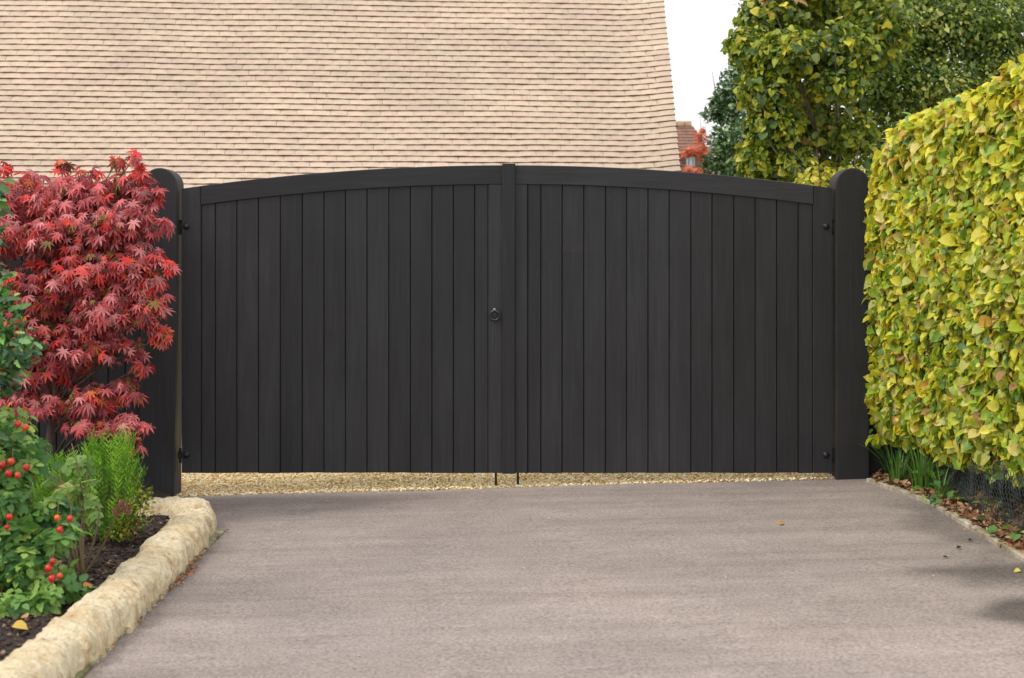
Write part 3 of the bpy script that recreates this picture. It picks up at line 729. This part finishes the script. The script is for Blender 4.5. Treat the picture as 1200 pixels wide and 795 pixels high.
# twigs in the hedge
mb = MB()
for i in range(420):
    D = rng.uniform(5.5, 8.9); x = hx(D)+rng.uniform(.22, .6); z0 = G(x)+.04; z1 = rng.uniform(.5, htop(D)-.1)
    p0 = Vector((x+rng.normal(0, .05), D-CD, z0)); p2 = Vector((x+rng.uniform(-.16, .05), D-CD+rng.normal(0, .12), z1)); p1 = (p0+p2)/2+Vector((rng.normal(0, .05), rng.normal(0, .05), 0))
    r0 = rng.uniform(.004, .012); mb.tube([p0, p1, p2], [r0, r0*.7, r0*.3], 4, False)
mb.build('twigs', M_bark, hg, kind='stuff')
for i in range(9):
    D = 5.7+i*.38; x = hx(D)+.45; mb = MB()
    mb.tube([(x, D-CD, G(x)), (x+.03, D-CD+.03, .7), (x-.02, D-CD, 1.4), (x+.02, D-CD, 2.0)], [.035, .028, .02, .008], 7); mb.build('stem', M_bark, hg)

# chicken wire netting at the hedge foot
wn = MB(); cw, ch = .030, .034
def netp(s, h):      # s along the hedge from near to far, h up
    y = -4.0+s; x = 2.435-.10*max(0, (y+.9))/.9+.035*noise.noise(Vector((y*3.1, h*5, 0)))+.02*noise.noise(Vector((y*9, h*11, 4)))+.05*h
    return Vector((x, y, verge_h(x, y)-.01+h))
NS, NH = int(3.8/cw), 12
for i in range(NS):
    for j in range(NH):
        x0 = i*cw+(j % 2)*cw/2; z0 = j*ch*.75
        hgt = .33+.04*math.sin(i*.1)
        if z0 > hgt: continue
        a = netp(x0, z0); b_ = netp(x0, z0+ch*.45); c1 = netp(x0+cw/2, z0+ch*.75); c2 = netp(x0-cw/2, z0+ch*.75)
        wn.tube([a, b_], .0024, 3, False); wn.tube([b_, c1], .0017, 3, False); wn.tube([b_, c2], .0017, 3, False)
tag(wn.build('wire_netting', M_wire), 'sagging dark wire netting along the foot of the hedge', 'netting')

# ------------------------------------------------------------------ ground plants and litter on the right
def grass_tuft(label, px, d, n, h, spread, cols, name='grass_tuft'):
    x = (px-600)/F*d; base = Vector((x, d-CD, verge_h(x, d-CD)))
    V = []; Fc = []; Cc = []
    for i in range(n):
        a = rng.uniform(0, 6.28); r0 = rng.uniform(0, spread); l = h*rng.uniform(.5, 1.1); lean = rng.uniform(.1, .75); wd = rng.uniform(.003, .006)
        b0 = base+Vector((math.cos(a)*r0, math.sin(a)*r0, 0)); dirv = Vector((math.cos(a), math.sin(a), 0)); sv = Vector((-math.sin(a), math.cos(a), 0))
        k = len(V)
        for s_ in range(5):
            f = s_/4; c_ = b0+dirv*(lean*l*f*f)+Vector((0, 0, l*(f-.35*lean*f*f*f))); ww = wd*(1-f)**.6+.0003; V += [c_-sv*ww, c_+sv*ww]
        for s_ in range(4): Fc.append((k+2*s_, k+2*s_+1, k+2*s_+3, k+2*s_+2))
        col = cols[rng.integers(len(cols))]; Cc += [col]*10
    o = put(name, mesh(name, V, Fc, M_leaf, tint=np.array(Cc)))
    return tag(o, label, 'grass', 'grass tufts at the hedge foot')
gcol = [srgb(84, 138, 40), srgb(110, 160, 60), srgb(60, 110, 42), srgb(130, 160, 80)]
grass_tuft('tall grass tuft nearest the right gate post', 1052, 8.62, 55, .30, .07, gcol)
grass_tuft('small tuft of thin grass third from the gate post, under the hedge', 1103, 8.05, 30, .22, .04, gcol)
grass_tuft('arching grass tuft second from the right gate post', 1080, 8.35, 60, .34, .06, gcol)
def weed(label, px, py, d, n, sz, cols, h=.10, spread=.06, tm=T_round, name='weed', cat='weed'):
    x = (px-600)/F*d; y = d-CD; zz = verge_h(x, y) if x > 0 else bed_h(x, y)
    root = thing(name, label, cat, (x, y, zz), 'weeds on the right verge' if x > 0 else None)
    ps = np.array([(x, y, zz)])+rng.normal(size=(n, 3))*np.array([spread, spread, 0])+np.array([0, 0, 1])*rng.uniform(.01, h, (n, 1))
    tp = (ps-np.array([x, y, zz+.02]))*np.array([1, 1, .2])+rng.normal(size=(n, 3))*.02; nr = np.tile([0, -.5, 1.], (n, 1))+rng.normal(size=(n, 3))*.3
    M = frames(tp, nr); st = MB()
    for i in range(n):
        W = Matrix([[*(M[i][r]*sz*rng.uniform(.7, 1.1) if r < 0 else M[i][r]*sz), ps[i][r]] for r in range(3)]+[[0, 0, 0, 1]])
        put('leaf', mesh('leaf', tm[0], tm[1], M_leaf, tint=np.array(cols[i % len(cols)])), root, world=W)
        st.tube([(x, y, zz-.01), tuple(ps[i])], .0015, 4, False)
    st.build('stem', M_stem, root)
wc = [srgb(92, 140, 58), srgb(70, 120, 60), srgb(110, 156, 80)]
weed('broad leaved green weed at the right frame edge under the netting', 1194, 600, 6.95, 8, .06, wc, .10, .035)
weed('small pale green weed on the edging by the leaf litter', 1094, 590, 8.02, 10, .035, [srgb(140, 176, 70)], .03, .03, T_oval)
weed('green leafy weed between the grass and the netting', 1112, 570, 7.95, 12, .055, wc, .12, .05, T_oval)
weed('dark leaved low weed by the netting near the frame edge', 1168, 598, 7.35, 9, .05, [srgb(60, 100, 56), srgb(80, 120, 60)], .10, .05, T_oval)
weed('bright pointed weed leaves beside the grass tufts', 1096, 566, 8.3, 10, .07, [srgb(110, 160, 66)], .16, .05, T_oval)
n = 2600; y = rng.uniform(-4.6, -.12, n); ex = np.array([edge_x(a+CD) for a in y]); x = ex+.025+np.abs(rng.normal(0, .14, n)); z = np.array([verge_h(a, b) for a, b in zip(x, y)])+rng.uniform(.002, .022, n)
lc = np.array([srgb(158, 112, 80), srgb(184, 142, 104), srgb(124, 88, 66), srgb(204, 172, 134), srgb(144, 116, 90), srgb(180, 116, 84), srgb(160, 150, 84)])
me = scatter('leaf_litter', T_oval, np.stack([x, y, z], 1), rng.normal(size=(n, 3))*np.array([1, 1, .3]), rng.normal(size=(n, 3))*.55+np.array([0, 0, 1.]), rng.uniform(.02, .055, n), lc[rng.choice(7, n, p=[.2, .18, .2, .1, .17, .1, .05])], M_litter)
tag(put('leaf_litter', me), 'brown fallen leaves heaped along the foot of the hedge', 'leaf litter', kind='stuff')
# bits along the left edging
n = 420; y = np.concatenate([rng.uniform(-5, -1.2, n//2), rng.normal(-2.3, .22, n//2)]); x = -1.50-.018*(y+3.8)/2+rng.normal(0, .02, n); x = np.where(x > -1.44, -1.5, x)
me = scatter('leaf_debris', T_oval, np.stack([x, y, np.array([G(a) for a in x])+.014+rng.uniform(0, .008, n)], 1), rng.normal(size=(n, 3))*np.array([1, 1, .2]), rng.normal(size=(n, 3))*.4+np.array([0, 0, 1.]), rng.uniform(.008, .026, n), lc[rng.integers(0, 7, n)]*.8, M_litter)
tag(put('leaf_debris', me), 'brown leaf crumbs caught between stone edging and driveway', 'leaf debris', kind='stuff')
# separate leaves and chips on the drive and bed
def fallen(label, px, py, sz, col, tm=T_broad, group='single fallen leaves', lift=.006, hgt=None):
    d = 8.; 
    for _ in range(6):
        x = (px-600)/F*d; g = (G(x) if hgt is None else G(x)+hgt); d = F*(CZ-g)/(py-295)
    a = rng.uniform(0, 6.28); tp = np.array([[math.cos(a), math.sin(a), .05]]); M = frames(tp, np.array([[.1, -.35, 1.]]))[0]
    me = mesh('fallen_leaf', tm[0], tm[1], M_litter, tint=np.array(srgb(*col)))
    o = put('fallen_leaf', me, world=Matrix([[*(M[r]*sz), (x, d-CD, g+lift+sz*.1)[r]] for r in range(3)]+[[0, 0, 0, 1]]))
    tag(o, label, 'leaf', group)
fallen('yellow fallen leaf alone on the tarmac right of the gate centre', 912, 616, .04, (196, 152, 78))
fallen('orange brown leaf on the edging below the near stones', 108, 774, .07, (196, 140, 84), lift=.016)
fallen('small dark leaf at the drive edge left of the dark stain', 1138, 634, .03, (50, 40, 36), T_oval)
fallen('dark leaf scrap nearer the camera than its neighbour', 1126, 643, .035, (54, 42, 38), T_oval)
fallen('dark leaf scrap lying left of the dark stain', 1105, 655, .03, (60, 46, 40), T_oval)
fallen('tan leaf on the drive below the hedge litter', 1128, 622, .022, (190, 160, 120), T_oval)
fallen('orange leaf on the dark soil of the bed', 98, 692, .06, (214, 150, 90), hgt=.06)
fallen('yellow leaf on the soil at the left frame edge', 15, 737, .06, (210, 180, 90), hgt=.06)
fallen('pale leaf under the rose bush on the soil', 32, 727, .05, (190, 150, 110), hgt=.06)
fallen('yellow leaf on the tarmac at the right frame edge', 1196, 671, .03, (214, 200, 90))
# pale chips on the tarmac
n = 34; py_ = rng.uniform(600, 790, n); px_ = rng.uniform(260, 1150, n); dd = F*(CZ)/(py_-295); x = (px_-600)/F*dd
me = pebbles('grit', np.stack([x, dd-CD, np.array([G(a) for a in x])+.003], 1), rng.uniform(.002, .005, n), np.tile(srgb(226, 210, 190), (n, 1)), M_peb)
tag(put('grit', me), 'tiny pale stone chips scattered over the driveway', 'grit', kind='stuff')

# ------------------------------------------------------------------ Japanese maple
mp = thing('maple_tree', 'red Japanese maple with feathery leaves in front of the left gate post', 'tree', P(55, 598, 8.25))
base = P(50, 600, 8.25)
cl = []
def K(px, py, d, rx, ry, n, rd=None): 
    s = d/F; cl.append((tuple(P(px, py, d)), (rx*s, (rd or rx)*s*.9, ry*s), n))
K(20, 228, 8.4, 60, 26, 230); K(75, 226, 8.3, 50, 22, 180); K(125, 226, 8.25, 42, 20, 130); K(160, 218, 8.2, 26, 18, 70)
K(6, 200, 8.4, 14, 7, 9); K(38, 203, 8.3, 16, 8, 14); K(72, 193, 8.3, 10, 9, 11); K(104, 206, 8.2, 16, 6, 10); K(140, 190, 8.2, 9, 9, 11); K(158, 198, 8.2, 8, 6, 6); K(184, 222, 8.1, 10, 10, 12)
K(70, 246, 8.3, 50, 20, 150); K(194, 268, 8.05, 10, 9, 12); K(200, 318, 8.0, 9, 8, 10); K(178, 334, 8.0, 14, 9, 18); K(186, 398, 8.0, 10, 8, 9); K(168, 425, 8.05, 12, 8, 10); K(160, 468, 8.0, 14, 8, 14); K(174, 500, 8.0, 8, 7, 7); K(163, 188, 8.2, 9, 7, 10)
K(30, 275, 8.3, 75, 34, 320); K(95, 268, 8.15, 60, 32, 300); K(145, 260, 8.1, 42, 30, 220); K(172, 240, 8.1, 14, 22, 50)
K(40, 330, 8.3, 80, 34, 320); K(110, 320, 8.1, 60, 32, 300); K(160, 310, 8.05, 36, 28, 170); K(186, 300, 8.05, 14, 14, 34)
K(60, 385, 8.2, 75, 30, 260); K(125, 365, 8.05, 55, 30, 250); K(175, 362, 8.0, 28, 24, 100); K(196, 378, 8.0, 12, 12, 28)
K(50, 430, 8.3, 70, 28, 230); K(110, 405, 8.1, 50, 24, 170)
K(50, 468, 8.25, 70, 20, 200); K(115, 462, 8.1, 42, 18, 120); K(146, 452, 8.05, 16, 12, 34)
K(110, 494, 8.05, 42, 12, 80); K(152, 495, 8.0, 20, 13, 44); K(158, 522, 8.2, 8, 12, 12)
K(-80, 330, 8.4, 90, 130, 700); K(-60, 250, 8.4, 90, 50, 260)
cl = [((c[0]+rng.normal(0, .02), c[1], c[2]+rng.normal(0, .018)), (a_*rng.uniform(.75, 1.12), b_, z_*rng.uniform(.7, 1.12)), int(n*1.3)) for c, (a_, b_, z_), n in cl]
pos, tip, nrm, on = clumps(cl, up=.9, out=.5, down=.75, rnd=.45, shell=.5)
N = len(pos); nrm[:, 1] -= .3; tip[:, 2] -= .25; tip[:, 1] -= .35; tip += rng.normal(0, .3, (N, 3)); size = .034+.040*rng.uniform(0, 1, N)*np.where(on > .8, 1.08, 1)
palM = [srgb(*c) for c in ((226, 114, 116), (210, 98, 102), (238, 150, 150), (178, 74, 82), (208, 126, 130), (240, 66, 56), (236, 128, 74), (130, 56, 58), (142, 124, 56), (232, 90, 84))]
pi = patch_idx(pos, [18, 16, 12, 16, 10, 4, 3, 10, 4, 10], 2.6, 9., .6)
pxs = 600+F*pos[:, 0]/(pos[:, 1]+CD); pys = 295-F*(pos[:, 2]-CZ)/(pos[:, 1]+CD)
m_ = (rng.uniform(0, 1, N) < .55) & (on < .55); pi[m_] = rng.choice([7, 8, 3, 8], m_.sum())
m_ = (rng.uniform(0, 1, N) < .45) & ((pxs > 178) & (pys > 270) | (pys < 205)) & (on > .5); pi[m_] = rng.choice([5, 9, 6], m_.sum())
sc = size*60-(pos[:, 1]+2)*4+on*2
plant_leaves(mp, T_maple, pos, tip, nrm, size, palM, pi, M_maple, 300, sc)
tr = MB(); top = P(70, 420, 8.25)
tr.tube([base-Vector((0, 0, .1)), P(62, 560, 8.25), P(58, 520, 8.27), P(66, 460, 8.25), P(60, 380, 8.3), P(64, 300, 8.3)], [.038, .032, .028, .024, .018, .01], 8)
tr.build('trunk', M_bark, mp, smooth=True)
for (c, rad, n) in cl[:36]:
    c = Vector(c); st = Vector(P(62, min(540, max(330, 295-F*(c.z-CZ)/(c.y+CD)+80)), 8.26))
    mb = MB(); mid = st.lerp(c, .5)+Vector((0, 0, .05)); mb.tube([st, mid, c], [.011, .007, .002], 5); mb.build('branch', M_bark, mp, smooth=True)

# ------------------------------------------------------------------ shrubs of the left bed
def stems(root, base, tips, r0, mat=M_stem, name='stem', bend=.05):
    for tp in tips:
        tp = Vector(tp); b0 = base+Vector((rng.normal(0, .015), rng.normal(0, .015), -.03)); mid = b0.lerp(tp, .5)+Vector((rng.normal(0, bend), rng.normal(0, bend), .04))
        mb = MB(); pts_ = []
        for k in range(7):
            f = k/6; pts_.append(b0*(1-f)**2+mid*2*f*(1-f)+tp*f*f)
        mb.tube(pts_, [r0*(1-.75*k/6) for k in range(7)], 6); mb.build(name, mat, root, smooth=True)
# rose with hips, nearest
rb = thing('rose_bush', 'leafy rose bush with bright red hips at the left frame edge', 'bush', P(20, 700, 6.0))
cl = []
K(18, 512, 6.4, 24, 22, 44); K(-5, 490, 6.4, 26, 20, 36); K(16, 545, 6.3, 22, 16, 36); K(0, 575, 6.2, 36, 20, 60); K(52, 598, 6.25, 26, 18, 44); K(20, 612, 6.2, 28, 18, 50)
K(72, 622, 6.1, 14, 12, 18); K(30, 655, 6.05, 34, 22, 70); K(58, 690, 5.95, 24, 16, 34); K(15, 700, 5.9, 38, 16, 56); K(5, 650, 6.1, 30, 30, 50); K(-70, 600, 6.2, 60, 80, 200)
pos, tip, nrm, on = clumps(cl, up=.8, out=.6, down=.35, rnd=.4, shell=.5); N = len(pos); nrm[:, 1] -= .4
palR = [srgb(*c) for c in ((118, 164, 78), (142, 184, 88), (92, 138, 74), (164, 198, 104), (72, 116, 62), (186, 208, 100), (212, 196, 84))]
pi = patch_idx(pos, [20, 20, 16, 16, 12, 5, 1.5], 3.5, 1.)
size = rng.uniform(.07, .135, N)
plant_leaves(rb, T_rose, pos, tip, nrm, size, palR, pi, M_leaf, 150, size*40-pos[:, 1]*3+on)
bse = P(5, 712, 6.15); bse.z = bed_h(bse.x, bse.y)
stems(rb, bse, [c[0] for c in cl[:10]], .007)
hips = [(21, 497), (30, 501), (3, 545), (13, 541), (10, 555), (21, 557), (31, 548), (11, 606), (8, 618), (67, 607), (82, 608), (70, 621), (62, 658), (57, 666), (70, 675), (61, 678)]
for i, (hx_, hy_) in enumerate(hips):
    c = P(hx_, hy_, 5.98 if hy_ < 640 else 5.85); r = .0148*random.uniform(.75, 1.15)
    M = Matrix.Translation(c) @ Matrix.Rotation(random.uniform(-.5, .5), 4, 'X') @ Matrix.Rotation(random.uniform(-.6, .6), 4, 'Y')
    prof = [(r*.12, r*1.0), (r*.5, r*.85), (r*.88, r*.5), (r, .1*r), (r*.9, -r*.4), (r*.6, -r*.8), (r*.3, -r*1.05)]
    mb = MB(); mb.lathe(prof, M, 14)
    col = random.choice([(.62, .03, .015), (.55, .02, .02), (.66, .07, .02), (.45, .02, .015)]) if i not in (9,) else (.75, .14, .02)
    h = put('hip', mesh('hip', mb.V, mb.F, M_hip, tint=np.array(col), smooth=True), rb, label='orange hip' if i == 9 else None)
    cx = MB()
    for k in range(5):
        a = k*1.257; b0 = M @ Vector((0, 0, -r)); tpv = M @ Vector((math.cos(a)*r*.5, math.sin(a)*r*.5, -r*1.9)); cx.tube([b0, tpv], [.0015, .0004], 4)
    cx.build('calyx', M_stem, h)
    mb = MB(); mb.tube([M @ Vector((0, 0, r)), c+Vector((-.01, .05, .05)), c+Vector((-.04, .16, .03))], .0016, 4); mb.build('stalk', M_stem, rb)
# sparse rose with dull leaves and bare stems
r2 = thing('rose_bush', 'sparse rose bush with dull grey green leaves and bare lower stems', 'bush', P(98, 660, 6.6))
cl = []; K(70, 548, 6.9, 18, 12, 10); K(74, 570, 6.9, 18, 14, 14); K(90, 572, 6.8, 14, 18, 14); K(84, 592, 6.75, 18, 12, 12); K(106, 540, 6.9, 9, 8, 4); K(100, 600, 6.7, 12, 8, 5)
pos, tip, nrm, on = clumps(cl, up=.8, out=.6, down=.3, rnd=.4); nrm[:, 1] -= .6; N = len(pos)
palS = [srgb(*c) for c in ((134, 170, 84), (164, 192, 104), (106, 142, 66), (180, 176, 104), (160, 108, 84))]
plant_leaves(r2, T_rose, pos, tip, nrm, rng.uniform(.07, .11, N), palS, patch_idx(pos, [20, 20, 16, 6, 4], 4, 2.), M_leaf, 110, on, leafname='leaf')
bse = P(98, 660, 6.6); bse.z = bed_h(bse.x, bse.y)
stems(r2, bse, [c[0] for c in cl]+[P(136, 600, 6.6), P(60, 560, 6.9), P(84, 520, 6.9), P(118, 590, 6.7), P(72, 600, 6.8)], .009, M_stem)
for k, (a, b_) in enumerate(((138, 597), (145, 602), (132, 604))):
    c = P(a, b_, 6.58); M = frames(np.array([[.5, -.3, .5]]), np.array([[0, -1, .4]]))[0]
    put('leaf', mesh('leaf', T_rose[0], T_rose[1], M_leaf, tint=np.array(srgb(156, 96, 84))), r2, world=Matrix([[*(M[r]*.06), c[r]] for r in range(3)]+[[0, 0, 0, 1]]), label='reddish new leaf')
# feathery dwarf conifers
def conifer(label, pxc, py0, py1, d, wpx, seed):
    h = (py1-py0)/F*d; b0 = P(pxc, py1, d); b0.z = bed_h(b0.x, b0.y); root = thing('dwarf_conifer', label, 'conifer', b0, 'feathery dwarf conifers')
    n = 460; V = []; Fc = []; Cc = []; rw = wpx/2/F*d
    cols = [srgb(124, 178, 44), srgb(150, 200, 58), srgb(96, 150, 44), srgb(170, 212, 76), srgb(76, 124, 42)]
    tips_ = []
    ang_ = rng.uniform(0, 6.28, n); f0 = rng.uniform(0, 1, n)
    pos, tip, nrm = [], [], []
    for i in range(n):
        z = f0[i]**.8*h*.82; prof = rw*(math.sin(math.pi*min(1, (z/h)*.85+.18))**.7)*rng.uniform(.55, 1.05)
        c0 = b0+Vector((math.cos(ang_[i])*prof, math.sin(ang_[i])*prof, z)); up_ = Vector((math.cos(ang_[i])*.35, math.sin(ang_[i])*.35, 1)).normalized()
        l = h*rng.uniform(.16, .28)
        for k in range(9):
            q = c0+up_*(l*k/9); s_ = 1 if k % 2 else -1; a2 = ang_[i]+1.57
            pos.append(q); tip.append(up_*1.0+Vector((math.cos(a2)*s_*.7, math.sin(a2)*s_*.7, 0))); nrm.append((math.cos(ang_[i]), math.sin(ang_[i]), .1))
    pos = np.array(pos); N = len(pos); pi = np.repeat(rng.integers(0, 5, n), 9)
    thin = leaf_tmpl([(0, 0), (.4, .10), (1, 0)], .02, .05)
    put('foliage', scatter('foliage', thin, pos, np.array(tip), np.array(nrm), rng.uniform(.022, .04, N), np.array(cols)[pi]*rng.uniform(.85, 1.15, (N, 1)), M_leaf), root, kind='stuff')
    MB().tube([b0-Vector((0, 0, .03)), b0+Vector((0, 0, h*.8))], [.014, .004], 6).build('trunk', M_bark, root)
    for i in range(0, n, 12):
        mb = MB(); z = f0[i]**.8*h*.5; c_ = Vector(pos[i*9]); mb.tube([b0+Vector((0, 0, min(z, c_.z-b0.z)*.5)), c_], [.004, .002], 4); mb.build('branch', M_stem, root)
conifer('bright green feathery conifer right of the sparse rose', 128, 490, 618, 7.3, 70, 1)
conifer('green feathery conifer half hidden behind the rose bushes', 72, 488, 592, 7.35, 64, 2)
# low spreading yellow green shrub
ls = thing('low_shrub', 'low yellow green shrub with red tips beside the stone edging end', 'shrub', P(150, 634, 7.25))
cl = []; K(150, 600, 7.25, 26, 28, 420); K(165, 582, 7.3, 14, 14, 120); K(140, 622, 7.2, 20, 10, 160); K(158, 568, 7.3, 9, 8, 40)
pos, tip, nrm, on = clumps(cl, up=.7, out=.7, down=-.1, rnd=.5); N = len(pos)
palL = [srgb(*c) for c in ((130, 150, 46), (160, 172, 56), (96, 122, 44), (186, 180, 70), (150, 96, 60))]
plant_leaves(ls, T_oval, pos, tip, nrm, rng.uniform(.014, .03, N), palL, patch_idx(pos, [20, 18, 16, 9, 5], 8, 4.), M_leaf)
bse = P(150, 634, 7.25); bse.z = bed_h(bse.x, bse.y); stems(ls, bse, [c[0] for c in cl]+[P(176, 578, 7.25), P(128, 612, 7.2)], .004)
# glossy holly like shrub at the left edge
hl = thing('holly_bush', 'glossy green holly bush poking in at the left frame edge', 'bush', Vector((-2.42, -3.0, .05)))
cl = []; K(-10, 370, 6.0, 34, 34, 150); K(8, 410, 5.95, 32, 30, 190); K(-15, 440, 6.0, 36, 26, 110); K(-22, 330, 6.0, 32, 26, 80); K(-34, 225, 6.1, 40, 46, 150); K(-30, 280, 6.1, 30, 30, 60); K(-110, 380, 6.1, 90, 150, 900); K(-60, 500, 6.2, 50, 60, 200)
pos, tip, nrm, on = clumps(cl, up=.6, out=.7, down=.1, rnd=.5); N = len(pos); nrm[:, 1] -= .4
T_holly = leaf_tmpl([(0, 0), (.14, .22), (.3, .16), (.46, .30), (.62, .18), (.8, .2), (1, 0)], .22, .2, .02)
palO = [srgb(*c) for c in ((88, 134, 74), (112, 158, 84), (68, 112, 64), (136, 182, 88), (54, 90, 56))]
size = rng.uniform(.04, .065, N)
plant_leaves(hl, T_holly, pos, tip, nrm, size, palO, patch_idx(pos, [20, 18, 16, 12, 10], 4, 6.), M_holly, 90, on+size*20)
stems(hl, Vector((-2.42, -3.0, .03)), [c[0] for c in cl], .012, M_bark)

# ------------------------------------------------------------------ trees behind the gate
def tree(name, label, cat, base, cl, tm, size, pal, wts, mat, up=.6, down=.5, sd=0., patch=1.6, r0=.07, spread=.6, grp=None, shell=.45):
    root = thing(name, label, cat, base, grp)
    pal = [tuple(min(.85, v*1.22) for v in c) for c in pal] if name in ('hazel_tree', 'hawthorn_tree') else pal
    pos, tip, nrm, on = clumps(cl, up=up, out=.7, down=down, rnd=.5, shell=shell); N = len(pos)
    pi = patch_idx(pos, wts, patch, sd, spread)
    put('crown', scatter('crown', tm, pos, tip, nrm, size[0]+(size[1]-size[0])*rng.uniform(0, 1, N)**2, np.array(pal)[pi]*rng.uniform(.82, 1.14, (N, 1)), mat), root, kind='stuff')
    base = Vector(base); topz = max(c[0][2] for c in cl)
    mb = MB(); xm = sum(c[0][0] for c in cl)/len(cl); 
    mb.tube([base-Vector((0, 0, .2)), base+Vector((.03, 0, topz*.3)), base+Vector((-.04, .05, topz*.6)), Vector((base.x, base.y, topz*.9))], [r0, r0*.8, r0*.55, r0*.2], 9)
    mb.build('trunk', M_bark, root, smooth=True)
    for c, rad, n in cl[::2]:
        c = Vector(c); st = base+Vector((0, 0, max(.3, c.z*.55))); mid = st.lerp(c, .55)+Vector((0, 0, .1))
        mb = MB(); mb.tube([st, mid, c, c+(c-mid)*.6], [r0*.4, r0*.28, r0*.15, r0*.04], 5); mb.build('limb', M_bark, root, smooth=True)
    return root
palT = [srgb(*c) for c in ((134, 150, 46), (158, 168, 52), (108, 130, 48), (182, 182, 62), (80, 106, 46), (206, 194, 70), (128, 140, 80), (58, 82, 40), (186, 152, 100))]
cl = []
for (a, b_, dd, rx, ry, n) in [(905, 20, 12.6, 42, 34, 420), (880, 55, 12.4, 28, 26, 260), (925, 62, 12.2, 42, 28, 420), (900, 105, 12.3, 34, 30, 330), (905, 145, 12.3, 30, 26, 260), (985, 60, 12.3, 46, 36, 420), (980, 98, 12.2, 34, 18, 200), (890, 185, 12.4, 26, 24, 220), (920, 196, 12.4, 30, 18, 170), (1000, 158, 12.6, 26, 20, 160),
                               (940, -30, 12.8, 70, 40, 500), (900, 260, 12.5, 60, 60, 500), (1000, 240, 12.7, 60, 60, 400), (1030, 30, 12.6, 40, 50, 300), (940, 140, 13.2, 60, 80, 600), (950, 20, 13.2, 70, 50, 500), (960, 150, 13.4, 60, 60, 300)]:
    K(a, b_, dd, rx, ry, int(n*3.6))
tree('hazel_tree', 'broad leaved tree turning yellow, rising behind the gate between holly and dark thicket', 'tree', (3.05, 4.6, 0), cl, T_broad, (.032, .092), palT, [16, 14, 16, 10, 14, 7, 10, 10, 2], M_leaf, sd=2., patch=1.8, spread=.65)
palD = [srgb(*c) for c in ((122, 142, 58), (142, 160, 70), (96, 120, 50), (168, 178, 90), (72, 96, 44), (188, 188, 106))]
cl = []
for (a, b_, dd, rx, ry, n) in [(1010, 60, 13.6, 50, 60, 700), (1050, 40, 14, 60, 50, 1100), (1110, 30, 14, 60, 50, 1100), (1170, 30, 14, 60, 50, 1000), (1040, 110, 13.8, 50, 50, 900), (1100, 105, 13.8, 55, 45, 900), (1170, 90, 14, 60, 45, 800), (1030, 170, 13.6, 40, 40, 600), (1080, -20, 14.2, 80, 50, 700), (1160, -30, 14.2, 80, 50, 600),
                               (1230, 60, 14.2, 60, 80, 500), (1000, 20, 14.2, 50, 60, 700), (1100, 200, 14, 90, 70, 600), (1010, 250, 13.8, 60, 60, 400), (1100, 60, 15, 110, 110, 900)]:
    K(a, b_, dd, rx, ry, int(n*2.6))
tree('hawthorn_tree', 'dark green small leaved thicket rising behind the clipped hedge', 'tree', (4.1, 5.1, 0), cl, T_oval, (.036, .085), palD, [16, 16, 16, 10, 12, 6], M_leaf, sd=5., patch=1.4, spread=.6, r0=.09)
palB = [srgb(*c) for c in ((124, 158, 100), (148, 180, 124), (98, 132, 84), (180, 200, 160), (74, 106, 68))]
cl = []
for (a, b_, dd, rx, ry, n) in [(862, 100, 15.5, 20, 22, 330), (850, 128, 15.5, 18, 20, 300), (840, 118, 15.5, 9, 7, 50), (832, 135, 15.5, 8, 6, 40), (858, 165, 15.3, 26, 24, 480), (845, 192, 15.3, 24, 20, 380), (880, 140, 15.7, 26, 34, 400), (870, 200, 15.3, 26, 22, 300), (860, 270, 15.5, 40, 60, 600), (845, 108, 15.5, 6, 8, 30), (868, 76, 15.5, 12, 14, 110)]:
    K(a, b_, dd, rx, ry, int(n*2.0))
tree('holly_tree', 'small dark blue green evergreen tree left of the yellowing tree', 'tree', (2.35, 6.5, 0), cl, T_oval, (.035, .085), palB, [16, 16, 14, 8, 12], M_holly, up=.5, down=0, sd=8., r0=.05)
palA = [srgb(*c) for c in ((244, 150, 116), (240, 130, 100), (248, 176, 142), (224, 150, 112))]
cl = []
for (a, b_, dd, rx, ry, n) in [(822, 160, 20, 8, 10, 60), (812, 176, 20, 12, 6, 80), (826, 182, 20, 9, 12, 90), (808, 200, 20, 10, 7, 60), (822, 203, 20, 14, 8, 110), (803, 180, 20, 6, 5, 26), (840, 230, 20, 30, 30, 200)]:
    K(a, b_, dd, rx, ry, n)
tree('small_maple', 'small orange red maple in front of the distant brick house', 'tree', (2.7, 11.2, 0), cl, T_maple, (.05, .08), palA, [10, 8, 8, 5], M_maple, sd=1., r0=.03)
palY = [srgb(*c) for c in ((206, 196, 70), (180, 186, 60), (220, 206, 90), (140, 160, 60))]
cl = []
for (a, b_, dd, rx, ry, n) in [(960, 200, 10.8, 16, 8, 60), (985, 205, 10.8, 20, 9, 80), (1000, 200, 10.8, 10, 7, 30), (950, 215, 10.8, 20, 12, 80), (985, 235, 10.8, 40, 22, 140)]:
    K(a, b_, dd, rx, ry, n)
tree('yellow_shrub', 'yellow leaved shrub peeping over the gate beside the right post', 'shrub', (2.35, 1.8, 0), cl, T_oval, (.04, .075), palY, [10, 8, 8, 5], M_leaf, sd=1., r0=.03)
